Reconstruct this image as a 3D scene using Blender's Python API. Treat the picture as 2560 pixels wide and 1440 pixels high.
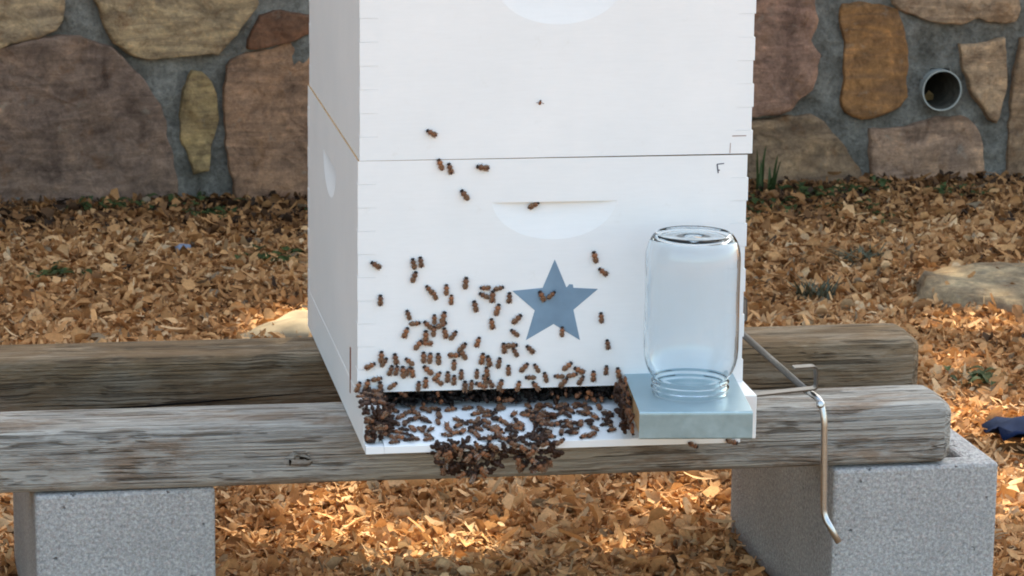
import bpy, bmesh, math, random
import numpy as np
from mathutils import Vector, Matrix, noise, Euler

for o in list(bpy.data.objects):
    bpy.data.objects.remove(o)
scene = bpy.context.scene
COL = scene.collection
R = math.radians

# ------------------------------------------------------------------ camera
cam_d = bpy.data.cameras.new('camera')
cam = bpy.data.objects.new('camera', cam_d)
COL.objects.link(cam)
cam_d.sensor_width = 36.0
cam_d.lens = 8000.0 / 2560.0 * 36.0
cam_d.clip_start = 0.05
cam_d.clip_end = 2000
cam.matrix_world = (Matrix.Translation((-0.3778, -3.2068, 0.8299)) @ Matrix.Rotation(-0.1667, 4, 'Z')
                    @ Matrix.Rotation(math.pi / 2 - 0.2185, 4, 'X') @ Matrix.Rotation(0.0127, 4, 'Z'))
cam_d.dof.use_dof = True
cam_d.dof.focus_distance = 3.25
cam_d.dof.aperture_fstop = 40.0
scene.camera = cam

# ------------------------------------------------------------------ sky, sun, exposure
SUN_EL, SUN_AZ = R(54), R(24)          # azimuth from +Y towards +X
world = bpy.data.worlds.new('World')
scene.world = world
world.use_nodes = True
wn = world.node_tree
bg = wn.nodes['Background']
sky = wn.nodes.new('ShaderNodeTexSky')
sky.sky_type = 'NISHITA'
sky.sun_disc = False
sky.sun_elevation = SUN_EL
sky.sun_rotation = SUN_AZ
sky.air_density = 1.0
sky.dust_density = 3.0
sky.ozone_density = 0.6
wn.links.new(sky.outputs[0], bg.inputs[0])
bg.inputs[1].default_value = 0.15
SUN_DIR = Vector((math.cos(SUN_EL) * math.sin(SUN_AZ), math.cos(SUN_EL) * math.cos(SUN_AZ), math.sin(SUN_EL)))
sun_d = bpy.data.lights.new('sun', 'SUN')
sun_d.energy = 3.0
sun_d.angle = R(0.53)
sun_d.color = (1.0, 0.93, 0.82)
sun = bpy.data.objects.new('sun', sun_d)
COL.objects.link(sun)
sun.rotation_euler = (-SUN_DIR).to_track_quat('-Z', 'Y').to_euler()
sun.location = (0, 0, 12)
vs = scene.view_settings
vs.view_transform = 'Standard'
vs.look = 'None'
vs.exposure = 2.22
vs.use_white_balance = True            # camera balanced for open shade
vs.white_balance_temperature = 7750
vs.white_balance_tint = 2
vs.gamma = 1.0
vs.use_curve_mapping = False
scene.cycles.use_denoising = True
scene.cycles.filter_width = 1.9
scene.cycles.max_bounces = 12
scene.cycles.transmission_bounces = 10
scene.cycles.transparent_max_bounces = 12
scene.cycles.sample_clamp_indirect = 8.0

# ------------------------------------------------------------------ helpers
def link(o, parent=None):
    COL.objects.link(o)
    if parent is not None:
        o.parent = parent
    return o

def mesh_obj(name, verts, faces, mat=None, parent=None, smooth=False):
    me = bpy.data.meshes.new(name)
    me.from_pydata([tuple(v) for v in verts], [], faces)
    me.update()
    if mat is not None:
        me.materials.append(mat)
    if smooth:
        me.polygons.foreach_set('use_smooth', [True] * len(me.polygons))
    return link(bpy.data.objects.new(name, me), parent)

def bm_obj(name, bm, mat=None, parent=None, smooth=False):
    me = bpy.data.meshes.new(name)
    bmesh.ops.recalc_face_normals(bm, faces=bm.faces)
    bm.to_mesh(me)
    bm.free()
    if mat is not None:
        me.materials.append(mat)
    if smooth:
        me.polygons.foreach_set('use_smooth', [True] * len(me.polygons))
    return link(bpy.data.objects.new(name, me), parent)

def tag(o, label=None, cat=None, group=None, kind=None):
    if label: o['label'] = label
    if cat: o['category'] = cat
    if group: o['group'] = group
    if kind: o['kind'] = kind
    return o

def thing(name, label, cat, loc=(0, 0, 0), rot=(0, 0, 0), group=None):
    o = bpy.data.objects.new(name, None)
    o.empty_display_size = 0.05
    o.location = loc
    o.rotation_euler = rot
    COL.objects.link(o)
    return tag(o, label, cat, group)

def box_bm(x0, x1, y0, y1, z0, z1, bevel=0.0, seg=2, bm=None):
    b = bm or bmesh.new()
    vs_ = [b.verts.new(p) for p in ((x0, y0, z0), (x1, y0, z0), (x1, y1, z0), (x0, y1, z0),
                                    (x0, y0, z1), (x1, y0, z1), (x1, y1, z1), (x0, y1, z1))]
    fs = [b.faces.new([vs_[i] for i in q]) for q in ((3, 2, 1, 0), (4, 5, 6, 7), (0, 1, 5, 4), (1, 2, 6, 5), (2, 3, 7, 6), (3, 0, 4, 7))]
    if bevel:
        ed = list({e for f in fs for e in f.edges})
        bmesh.ops.bevel(b, geom=ed, offset=bevel, segments=seg, profile=0.6, affect='EDGES')
    return b

def tube(pts, rad, n=10, caps=True):
    """bent round rod through pts, corners rounded"""
    P = [Vector(p) for p in pts]
    Q = [P[0]]
    for i in range(1, len(P) - 1):
        a, b, c = P[i - 1], P[i], P[i + 1]
        r = min(rad * 2.2, (b - a).length * .45, (c - b).length * .45)
        p0 = b + (a - b).normalized() * r
        p1 = b + (c - b).normalized() * r
        for k in range(6):
            t = k / 5
            Q.append(p0 * (1 - t) ** 2 + b * 2 * t * (1 - t) + p1 * t * t)
    Q.append(P[-1])
    V, F = [], []
    up = None
    for i, q in enumerate(Q):
        d = (Q[min(i + 1, len(Q) - 1)] - Q[max(i - 1, 0)]).normalized()
        if up is None:
            up = d.orthogonal().normalized()
        up = (up - d * up.dot(d)).normalized()
        s = d.cross(up)
        for k in range(n):
            a = 2 * math.pi * k / n
            V.append(q + (up * math.cos(a) + s * math.sin(a)) * rad)
    for i in range(len(Q) - 1):
        for k in range(n):
            k2 = (k + 1) % n
            F.append((i * n + k, i * n + k2, (i + 1) * n + k2, (i + 1) * n + k))
    if caps:
        F.append(tuple(range(n))[::-1])
        F.append(tuple((len(Q) - 1) * n + k for k in range(n)))
    return V, F

def strip(pts, wid, th, y0):
    """flat metal strap bent in the xz plane: pts (x,z), strap runs from y0 to y0+wid, thickness th"""
    P = [Vector((p[0], p[1])) for p in pts]
    Q = [P[0]]
    for i in range(1, len(P) - 1):
        a, b, c = P[i - 1], P[i], P[i + 1]
        r = min(.004, (b - a).length * .4, (c - b).length * .4)
        p0 = b + (a - b).normalized() * r
        p1 = b + (c - b).normalized() * r
        for k in range(5):
            t = k / 4
            Q.append(p0 * (1 - t) ** 2 + b * 2 * t * (1 - t) + p1 * t * t)
    Q.append(P[-1])
    V, F = [], []
    for i, q in enumerate(Q):
        d = (Q[min(i + 1, len(Q) - 1)] - Q[max(i - 1, 0)]).normalized()
        nrm = Vector((-d.y, d.x)) * th / 2
        for s in (-1, 1):
            for yy in (y0, y0 + wid):
                V.append((q.x + nrm.x * s, yy, q.y + nrm.y * s))
    for i in range(len(Q) - 1):
        a, b = i * 4, (i + 1) * 4
        F += [(a, b, b + 1, a + 1), (a + 2, a + 3, b + 3, b + 2), (a, a + 2, b + 2, b), (a + 1, b + 1, b + 3, a + 3)]
    e = (len(Q) - 1) * 4
    F += [(0, 1, 3, 2), (e, e + 2, e + 3, e + 1)]
    return V, F

def lathe(prof, n=48, closed=False):
    V, F = [], []
    for r, z in prof:
        for k in range(n):
            a = 2 * math.pi * k / n
            V.append((r * math.cos(a), r * math.sin(a), z))
    m = len(prof)
    rng = range(m) if closed else range(m - 1)
    for i in rng:
        j = (i + 1) % m
        for k in range(n):
            k2 = (k + 1) % n
            F.append((i * n + k, i * n + k2, j * n + k2, j * n + k))
    return V, F

# ------------------------------------------------------------------ materials
class NT:
    def __init__(s, name):
        s.m = bpy.data.materials.new(name)
        s.m.use_nodes = True
        s.t = s.m.node_tree
        s.b = s.t.nodes['Principled BSDF']
        s.out = s.t.nodes['Material Output']
    def n(s, typ, **kw):
        nd = s.t.nodes.new(typ)
        for k, v in kw.items():
            setattr(nd, k, v)
        return nd
    def l(s, a, b):
        s.t.links.new(a, b)
    def coord(s, scale=(1, 1, 1), kind='Object', rot=(0, 0, 0), loc=(0, 0, 0)):
        tc = s.n('ShaderNodeTexCoord')
        mp = s.n('ShaderNodeMapping')
        mp.inputs['Scale'].default_value = scale
        mp.inputs['Rotation'].default_value = rot
        mp.inputs['Location'].default_value = loc
        s.l(tc.outputs[kind], mp.inputs[0])
        return mp.outputs[0]
    def noise(s, vec, scale, detail=4, rough=.55, dist=0.0):
        nd = s.n('ShaderNodeTexNoise')
        nd.inputs['Scale'].default_value = scale
        nd.inputs['Detail'].default_value = detail
        nd.inputs['Roughness'].default_value = rough
        nd.inputs['Distortion'].default_value = dist
        if vec is not None:
            s.l(vec, nd.inputs['Vector'])
        return nd.outputs['Fac']
    def ramp(s, fac, stops):
        nd = s.n('ShaderNodeValToRGB')
        el = nd.color_ramp.elements
        while len(el) > 1:
            el.remove(el[-1])
        for i, (p, c) in enumerate(stops):
            e = el[0] if i == 0 else el.new(p)
            e.position = p
            e.color = (c[0], c[1], c[2], 1) if not isinstance(c, (int, float)) else (c, c, c, 1)
        s.l(fac, nd.inputs[0])
        return nd.outputs['Color']
    def mix(s, fac, a, b, mode='MIX'):
        nd = s.n('ShaderNodeMix', data_type='RGBA', blend_type=mode)
        for sock, v in ((nd.inputs['Factor'], fac), (nd.inputs['A'], a), (nd.inputs['B'], b)):
            if hasattr(v, 'is_output') or isinstance(v, bpy.types.NodeSocket):
                s.l(v, sock)
            elif isinstance(v, (int, float)):
                sock.default_value = v if sock.type == 'VALUE' else (v, v, v, 1)
            else:
                sock.default_value = (v[0], v[1], v[2], 1)
        return nd.outputs['Result']
    def bump(s, h, strength=.3, dist=.002, prev=None):
        nd = s.n('ShaderNodeBump')
        nd.inputs['Strength'].default_value = strength
        nd.inputs['Distance'].default_value = dist
        s.l(h, nd.inputs['Height'])
        if prev is not None:
            s.l(prev, nd.inputs['Normal'])
        return nd.outputs['Normal']
    def done(s, color=None, rough=.6, normal=None, metal=0.0, spec=.4):
        if color is not None:
            if isinstance(color, bpy.types.NodeSocket):
                s.l(color, s.b.inputs['Base Color'])
            else:
                s.b.inputs['Base Color'].default_value = (color[0], color[1], color[2], 1)
        if isinstance(rough, bpy.types.NodeSocket):
            s.l(rough, s.b.inputs['Roughness'])
        else:
            s.b.inputs['Roughness'].default_value = rough
        s.b.inputs['Metallic'].default_value = metal
        s.b.inputs['Specular IOR Level'].default_value = spec
        if normal is not None:
            s.l(normal, s.b.inputs['Normal'])
        return s.m

def plain(name, col, rough=.6, metal=0.0, spec=.4, nscale=60, amt=.15):
    t = NT(name)
    v = t.coord()
    f = t.noise(v, nscale, 5)
    c = t.ramp(f, [(.3, [x * (1 - amt) for x in col]), (.7, [min(1, x * (1 + amt)) for x in col])])
    return t.done(c, rough, t.bump(f, .12, .001), metal, spec)

def white_paint():
    t = NT('white_paint')
    v = t.coord((1, 1, 1))
    big = t.noise(v, 9, 4, .6)
    fine = t.noise(t.coord((6, 30, 60)), 6, 6, .65)
    dirt = t.noise(v, 45, 6, .7)
    c = t.ramp(big, [(.3, (.765, .785, .80)), (.7, (.82, .83, .84))])
    d = t.ramp(dirt, [(.61, 0.0), (.78, 1.0)])
    c = t.mix(t.mix(.35, (0, 0, 0), d), c, (.62, .60, .56))
    gr = t.ramp(fine, [(.35, .975), (.65, 1.0)])
    c = t.mix(1.0, c, gr, 'MULTIPLY')
    nrm = t.bump(fine, .05, .0006)
    return t.done(c, .48, nrm, spec=.35)

def bare_wood(name='bare_wood', a=(.36, .21, .10), b=(.55, .36, .19)):
    t = NT(name)
    f = t.noise(t.coord((8, 60, 60)), 5, 6, .6)
    return t.done(t.ramp(f, [(.3, a), (.7, b)]), .75, t.bump(f, .25, .0015), spec=.2)

def weathered_wood(name, lo, mid, hi, brown, seed, amount):
    t = NT(name)
    loc = (seed * 3.1, seed * 1.7, seed)
    warp = t.noise(t.coord((4, 10, 10), loc=loc), 1.0, 3)
    sc = t.n('ShaderNodeVectorMath', operation='SCALE')
    sc.inputs['Scale'].default_value = 1.5
    t.l(warp, sc.inputs[0])
    def grain(sx, sy, scale, det, rgh, o=0.0):
        v2 = t.n('ShaderNodeVectorMath', operation='ADD')
        t.l(t.coord((sx, sy, sy), loc=(loc[0] + o, loc[1], loc[2])), v2.inputs[0])
        t.l(sc.outputs[0], v2.inputs[1])
        return t.noise(v2.outputs[0], scale, det, rgh)
    g1 = grain(6.0, 85, 1.6, 10, .78)
    g2 = grain(26, 300, 1.3, 8, .8)
    patch = grain(7, 26, 1.3, 8, .72, 3.0)
    col = t.ramp(g1, [(.28, lo), (.46, mid), (.70, hi)])
    bcol = t.ramp(g1, [(.28, [x * .65 for x in brown]), (.5, brown), (.75, [x * 1.4 for x in brown])])
    col = t.mix(t.ramp(patch, [(.5 - amount * .25, 0.0), (.62 - amount * .2, .9)]), col, bcol)
    def check(sx, sy, o, w0, w1):
        nd = t.n('ShaderNodeMath', operation='SUBTRACT'); nd.inputs[1].default_value = .5
        t.l(grain(sx, sy, 1.0, 2.5, .5, o), nd.inputs[0])
        ab = t.n('ShaderNodeMath', operation='ABSOLUTE'); t.l(nd.outputs[0], ab.inputs[0])
        return t.ramp(ab.outputs[0], [(w0, 0.0), (w1, 1.0)])
    brk = t.ramp(grain(14, 40, 1.0, 3, .6, 8.0), [(.46, 1.0), (.54, 0.0)])
    crack = t.mix(brk, check(1.6, 120, 5.0, .008, .035), (1, 1, 1))
    crack = t.mix(1.0, crack, t.mix(.35, (1, 1, 1), check(3.0, 230, 11.0, .01, .06)), 'MULTIPLY')
    col = t.mix(t.mix(.72, (1, 1, 1), crack), (.05, .038, .028), col)
    col = t.mix(1.0, col, t.ramp(g2, [(.34, .80), (.62, 1.06)]), 'MULTIPLY')
    n1 = t.bump(g1, .8, .003)
    n2 = t.bump(g2, .6, .0015, n1)
    n3 = t.bump(crack, .8, .004, n2)
    return t.done(col, .88, n3, spec=.12)

def concrete():
    t = NT('concrete')
    v = t.coord()
    sp = t.noise(v, 260, 4, .8)
    md = t.noise(v, 120, 5, .75)
    lg = t.noise(v, 12, 4, .6)
    vor = t.n('ShaderNodeTexVoronoi')
    vor.inputs['Scale'].default_value = 260
    t.l(v, vor.inputs['Vector'])
    c = t.ramp(md, [(.25, (.27, .27, .275)), (.5, (.40, .40, .405)), (.75, (.52, .515, .51))])
    c = t.mix(.5, c, t.ramp(sp, [(.32, (.10, .10, .105)), (.5, (.40, .39, .38)), (.66, (.82, .80, .78))]))
    c = t.mix(1.0, c, t.ramp(lg, [(.3, .84), (.7, 1.0)]), 'MULTIPLY')
    tintn = t.noise(v, 190, 2, .5)
    c = t.mix(1.0, c, t.ramp(tintn, [(.35, (1.0, .97, .92)), (.5, (1, 1, 1)), (.65, (1.05, .96, .93))]), 'MULTIPLY')
    pit = t.ramp(t.noise(v, 75, 3, .6), [(.27, 0.0), (.33, 1.0)])
    c = t.mix(t.mix(.6, (1, 1, 1), pit), (.13, .125, .12), c)
    h = t.mix(.6, md, sp)
    n1 = t.bump(pit, .9, .006, t.bump(h, .8, .004))
    n2 = t.bump(vor.outputs['Distance'], .35, .002, n1)
    return t.done(c, .95, n2, spec=.1)

def stone_mat():
    t = NT('fieldstone')
    oi = t.n('ShaderNodeObjectInfo')
    tc = t.n('ShaderNodeTexCoord')
    off = t.n('ShaderNodeVectorMath', operation='ADD')
    t.l(oi.outputs['Location'], off.inputs[1])
    t.l(tc.outputs['Object'], off.inputs[0])
    v = off.outputs[0]
    rot = t.n('ShaderNodeMapping')
    rot.inputs['Rotation'].default_value = (0, .75, 0)
    rot.inputs['Scale'].default_value = (5, 5, 30)
    t.l(v, rot.inputs[0])
    band = t.noise(rot.outputs[0], 1.6, 6, .65, 1.2)
    blotch = t.noise(v, 11, 7, .66, .8)
    fine = t.noise(v, 85, 9, .82)
    mid = t.noise(v, 34, 8, .75, .6)
    c = t.mix(t.ramp(band, [(.36, 0.0), (.62, .55)]), oi.outputs['Color'], (.16, .105, .080))
    c = t.mix(1.0, c, t.ramp(blotch, [(.28, (.36, .32, .30)), (.44, (.86, .82, .78)), (.58, (1.08, 1.0, .90)), (.74, (1.75, 1.55, 1.30))]), 'MULTIPLY')
    rust = t.ramp(t.noise(v, 19, 6, .68, .6), [(.55, 0.0), (.70, .65)])
    c = t.mix(rust, c, (.24, .105, .042))
    pale = t.ramp(t.noise(v, 33, 5, .6, .4), [(.62, 0.0), (.74, .45)])
    c = t.mix(pale, c, (.40, .34, .27))
    c = t.mix(1.0, c, t.ramp(mid, [(.30, (.60, .56, .54)), (.48, (.97, .96, .95)), (.70, (1.25, 1.2, 1.12))]), 'MULTIPLY')
    c = t.mix(1.0, c, t.ramp(fine, [(.3, .60), (.65, 1.15)]), 'MULTIPLY')
    n0 = t.bump(blotch, .9, .016)
    n1 = t.bump(mid, .9, .010, n0)
    n2 = t.bump(fine, .9, .006, n1)
    return t.done(c, .9, n2, spec=.15)

def mortar_mat():
    t = NT('mortar')
    v = t.coord()
    a = t.noise(v, 14, 6, .65)
    b = t.noise(v, 90, 8, .8)
    c = t.ramp(a, [(.28, (.085, .074, .060)), (.5, (.215, .193, .162)), (.72, (.36, .325, .275))])
    c = t.mix(1.0, c, t.ramp(b, [(.3, .5), (.48, .95), (.65, 1.3)]), 'MULTIPLY')
    n1 = t.bump(a, 1.0, .03)
    n2 = t.bump(b, 1.0, .008, n1)
    return t.done(c, .95, n2, spec=.1)

def soil_mat():
    t = NT('leaf_mould')
    v = t.coord()
    a = t.noise(v, 30, 8, .7)
    b = t.noise(v, 3, 4, .6)
    c = t.ramp(a, [(.3, (.15, .075, .034)), (.5, (.33, .17, .072)), (.7, (.50, .28, .125))])
    c = t.mix(t.ramp(b, [(.4, 0.0), (.6, .4)]), c, (.10, .065, .035))
    return t.done(c, .95, t.bump(a, .9, .02), spec=.1)

def litter_mat():
    t = NT('dry_litter')
    at = t.n('ShaderNodeAttribute', attribute_name='tone')
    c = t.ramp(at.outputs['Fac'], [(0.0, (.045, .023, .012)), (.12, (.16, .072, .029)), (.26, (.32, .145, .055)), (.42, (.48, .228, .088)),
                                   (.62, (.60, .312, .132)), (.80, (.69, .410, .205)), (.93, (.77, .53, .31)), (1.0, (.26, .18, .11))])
    f = t.noise(t.coord(), 240, 4, .65)
    c = t.mix(1.0, c, t.ramp(f, [(.3, .72), (.65, 1.05)]), 'MULTIPLY')
    m = t.done(c, .75, t.bump(f, .4, .001), spec=.2)
    tr = t.n('ShaderNodeBsdfTranslucent')
    t.l(c, tr.inputs['Color'])
    mx = t.n('ShaderNodeMixShader')
    mx.inputs[0].default_value = .18
    t.l(t.b.outputs[0], mx.inputs[1]); t.l(tr.outputs[0], mx.inputs[2])
    t.l(mx.outputs[0], t.out.inputs['Surface'])
    return m

def leaf_mat(name, a, b, trans=.3):
    t = NT(name)
    f = t.noise(t.coord(), 40, 3)
    oi = t.n('ShaderNodeNewGeometry')
    c = t.ramp(oi.outputs['Random Per Island'], [(0, a), (1, b)])
    c = t.mix(1.0, c, t.ramp(f, [(.3, .75), (.7, 1.1)]), 'MULTIPLY')
    m = t.done(c, .55, spec=.3)
    tr = t.n('ShaderNodeBsdfTranslucent')
    t.l(c, tr.inputs['Color'])
    mx = t.n('ShaderNodeMixShader')
    mx.inputs[0].default_value = trans
    t.l(t.b.outputs[0], mx.inputs[1]); t.l(tr.outputs[0], mx.inputs[2])
    t.l(mx.outputs[0], t.out.inputs['Surface'])
    return m

def bee_mat():
    t = NT('bee_fuzz')
    tc = t.n('ShaderNodeTexCoord')
    sep = t.n('ShaderNodeSeparateXYZ')
    t.l(tc.outputs['Object'], sep.inputs[0])
    mr = t.n('ShaderNodeMapRange')
    mr.inputs['From Min'].default_value = -.0068
    mr.inputs['From Max'].default_value = .0064
    t.l(sep.outputs['Y'], mr.inputs['Value'])
    dk, br, am, th = (.042, .021, .013), (.175, .074, .035), (.31, .135, .055), (.19, .092, .047)
    c = t.ramp(mr.outputs[0], [(0, dk), (.08, dk), (.12, br), (.17, dk), (.22, br), (.28, dk), (.33, am), (.40, dk), (.44, am), (.54, br), (.58, th), (.80, th), (.84, dk), (1, (.010, .008, .008))])
    oi = t.n('ShaderNodeObjectInfo')
    c = t.mix(1.0, c, t.ramp(oi.outputs['Random'], [(0, (.6, .6, .65)), (.5, (.95, .9, .9)), (1, (1.5, 1.3, 1.15))]), 'MULTIPLY')
    isl = t.n('ShaderNodeNewGeometry')
    c = t.mix(1.0, c, t.ramp(isl.outputs['Random Per Island'], [(0, (.75, .72, .72)), (1, (1.25, 1.15, 1.1))]), 'MULTIPLY')
    f = t.noise(tc.outputs['Object'], 1500, 3)
    return t.done(c, .6, t.bump(f, .4, .0004), spec=.3)

def wing_mat():
    t = NT('bee_wing')
    f = t.noise(t.coord(), 900, 2)
    t.done(t.ramp(f, [(.4, (.15, .085, .055)), (.6, (.27, .17, .11))]), .35, spec=.5)
    tp = t.n('ShaderNodeBsdfTransparent')
    mx = t.n('ShaderNodeMixShader')
    mx.inputs[0].default_value = .6
    t.l(tp.outputs[0], mx.inputs[1]); t.l(t.b.outputs[0], mx.inputs[2])
    t.l(mx.outputs[0], t.out.inputs['Surface'])
    return t.m

def galv_mat():
    t = NT('galvanised_steel')
    v = t.coord()
    f = t.noise(v, 70, 5, .6)
    c = t.ramp(f, [(.3, (.25, .37, .425)), (.7, (.33, .455, .51))])
    r = t.ramp(f, [(.3, .30), (.7, .46)])
    return t.done(c, r, t.bump(f, .08, .001), metal=.55)

def steel_mat(name, col, rough):
    t = NT(name)
    f = t.noise(t.coord((20, 20, 200)), 5, 4)
    return t.done(t.ramp(f, [(.3, [x * .85 for x in col]), (.7, col)]), rough, metal=1.0)

def glass_mat():
    t = NT('jar_glass')
    g = t.n('ShaderNodeBsdfGlass')
    f = t.noise(t.coord(), 30, 2)
    t.l(t.ramp(f, [(0, (.960, .984, .999)), (1, (.970, .990, 1.0))]), g.inputs['Color'])
    g.inputs['Roughness'].default_value = 0.0
    g.inputs['IOR'].default_value = 1.31
    t.l(t.bump(f, .10, .002), g.inputs['Normal'])
    t.l(g.outputs[0], t.out.inputs['Surface'])
    return t.m

M = dict(white=white_paint(), bare=bare_wood(), grain=bare_wood('hive_wood', (.30, .18, .09), (.46, .30, .16)),
         front_timber=weathered_wood('weathered_timber', (.30, .278, .250), (.39, .368, .336), (.48, .460, .428), (.27, .20, .15), 1.0, .05),
         rear_timber=weathered_wood('brown_timber', (.175, .130, .088), (.265, .200, .138), (.38, .315, .24), (.21, .138, .080), 4.0, .4),
         concrete=concrete(), stone=stone_mat(), mortar=mortar_mat(), soil=soil_mat(), litter=litter_mat(),
         bee=bee_mat(), wing=wing_mat(), galv=galv_mat(), steel=steel_mat('bright_steel', (.52, .53, .54), .32),
         dark_steel=steel_mat('dull_steel', (.12, .118, .115), .5), strap=steel_mat('strap_steel', (.13, .128, .128), .38), glass=glass_mat(),
         star=plain('star_paint', (.165, .262, .36), .55, nscale=25, amt=.16), pencil=plain('pencil', (.09, .09, .12), .8),
         red_wood=plain('red_wood', (.20, .07, .04), .7), joint=plain('joint_line', (.34, .22, .20), .8), pvc=plain('pvc', (.30, .30, .27), .5, nscale=25),
         tarp=plain('tarp', (.006, .012, .034), .85, spec=.04, nscale=30, amt=.4), weed=leaf_mat('weed_leaf', (.03, .05, .014), (.075, .105, .03)),
         moss=leaf_mat('lichen_twig', (.05, .055, .03), (.14, .14, .09), .1), crown=leaf_mat('tree_leaf', (.05, .085, .02), (.11, .15, .035), .35), pipe_inner=plain('pipe_inner', (.09, .075, .055), .9, nscale=50, amt=.4),
         bark=plain('bark', (.10, .075, .055), .9, nscale=25, amt=.4), slab=plain('slab_stone', (.27, .205, .13), .9, nscale=22, amt=.3),
         chip=plain('slate_chip', (.16, .19, .25), .7), straw=leaf_mat('dead_leaf', (.26, .14, .05), (.45, .29, .13), .15))

# ------------------------------------------------------------------ ground
GZ = -0.311
def gh(x, y):
    n = noise.noise(Vector((x * 2.1, y * 2.1, 3.3))) * .012 + noise.noise(Vector((x * 7, y * 7, 9.1))) * .007
    d = max(0.0, 1 - math.hypot(x - .4, y - 1.0) / 6.0)
    e = max(0.0, min(1.0, (y - 2.2) / .5))
    return GZ + n * min(1, d * 2) * (1 - .7 * e) - .020 * e * e * (3 - 2 * e)

def axis(lo, hi, step, far):
    a = list(np.arange(lo, hi + 1e-6, step))
    s, p = step * 1.5, hi
    while p < far:
        p += s; s *= 1.45; a.append(p)
    s, p = step * 1.5, lo
    while p > -far:
        p -= s; s *= 1.45; a.insert(0, p)
    return a
xs, ys = axis(-1.6, 2.6, .05, 400), axis(-1.4, 3.2, .05, 400)
V = [(x, y, gh(x, y)) for y in ys for x in xs]
nx = len(xs)
F = [(j * nx + i, j * nx + i + 1, (j + 1) * nx + i + 1, (j + 1) * nx + i) for j in range(len(ys) - 1) for i in range(nx - 1)]
ground = mesh_obj('ground', V, F, M['soil'], smooth=True)
tag(ground, 'brown mould and wood chip ground around the hive stand', 'ground', kind='structure')

# ------------------------------------------------------------------ stone wall
WALL_Y, WALL_S = 2.72, 0.05
wall = thing('stone_wall', 'rubble wall of brown and tan stones set in grey mortar', 'wall', (0, WALL_Y, 0), (0, 0, math.atan(WALL_S)))
rng = random.Random(5)
ST = [
 ([(-.44,.107),(-.239,.105),(-.229,.046),(-.233,.028),(-.248,.006),(-.299,-.008),(-.343,-.022),(-.45,-.022)], (.36,.285,.205)),
 ([(-.190,.135),(-.184,.104),(-.152,.03),(-.135,-.022),(-.094,-.038),(-.054,-.05),(-.013,-.04),(.054,-.042),(.069,-.026),(.1,.011),(.13,.048),(.145,.12)], (.37,.28,.19)),
 ([(-.46,-.036),(-.343,-.030),(-.263,-.012),(-.197,-.010),(-.138,-.034),(-.102,-.075),(-.058,-.136),(-.044,-.19),(-.03,-.243),(-.023,-.304),(-.031,-.345),(-.47,-.345)], (.18,.148,.13)),
 ([(.009,-.085),(.028,-.084),(.054,-.124),(.051,-.169),(.042,-.215),(.038,-.26),(.008,-.263),(-.008,-.206),(-.012,-.16),(-.006,-.115)], (.24,.205,.115)),
 ([(.084,-.06),(.114,-.051),(.167,-.036),(.227,-.018),(.296,-.004),(.337,-.1),(.327,-.34),(.098,-.34),(.079,-.261),(.076,-.193),(.072,-.132),(.078,-.087)], (.25,.175,.125)),
 ([(.141,.025),(.167,.028),(.243,.023),(.288,.019),(.235,-.003),(.175,-.022),(.132,-.036),(.118,-.032),(.122,-.012)], (.13,.075,.05)),
 ([(.946,.12),(1.201,.12),(1.216,.015),(1.218,-.016),(1.201,-.039),(1.223,-.065),(1.211,-.131),(1.167,-.169),(1.103,-.181),(.968,-.175)], (.25,.175,.145)),
 ([(1.276,.026),(1.349,.025),(1.387,.012),(1.398,-.011),(1.404,-.066),(1.407,-.15),(1.394,-.173),(1.358,-.184),(1.317,-.19),(1.288,-.179),(1.28,-.151),(1.288,-.111),(1.286,-.056),(1.273,-.009)], (.225,.135,.062)),
 ([(1.365,.12),(1.627,.12),(1.627,-.007),(1.606,-.013),(1.573,-.006),(1.548,.0),(1.498,-.007),(1.457,-.004),(1.407,.012),(1.378,.028)], (.33,.26,.19)),
 ([(1.517,-.057),(1.55,-.06),(1.608,-.045),(1.609,-.11),(1.606,-.174),(1.597,-.206),(1.582,-.197),(1.555,-.157),(1.536,-.117)], (.32,.255,.18)),
 ([(1.643,-.047),(1.716,-.033),(1.771,-.129),(1.774,-.345),(1.623,-.345),(1.632,-.206),(1.638,-.127)], (.28,.22,.155)),
 ([(1.045,-.2),(1.097,-.198),(1.162,-.195),(1.215,-.189),(1.248,-.213),(1.286,-.254),(1.321,-.303),(1.314,-.345),(1.036,-.345)], (.20,.165,.12)),
 ([(1.342,-.217),(1.408,-.216),(1.474,-.201),(1.523,-.198),(1.549,-.212),(1.568,-.253),(1.57,-.301),(1.55,-.345),(1.355,-.345),(1.344,-.263)], (.26,.205,.165)),
 ([(.371,.12),(.594,.12),(.634,.002),(.572,-.066),(.403,-.086),(.356,.006)], (.30,.23,.16)),
 ([(.38,-.112),(.58,-.097),(.628,-.183),(.614,-.345),(.36,-.345),(.365,-.2)], (.22,.17,.13)),
 ([(.660,-.09),(.685,-.022),(.9,-.003),(.926,-.151),(.908,-.345),(.654,-.345),(.659,-.184)], (.27,.20,.14)),
 ([(.656,.12),(.914,.12),(.920,.028),(.672,.015)], (.2,.15,.12))]
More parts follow.
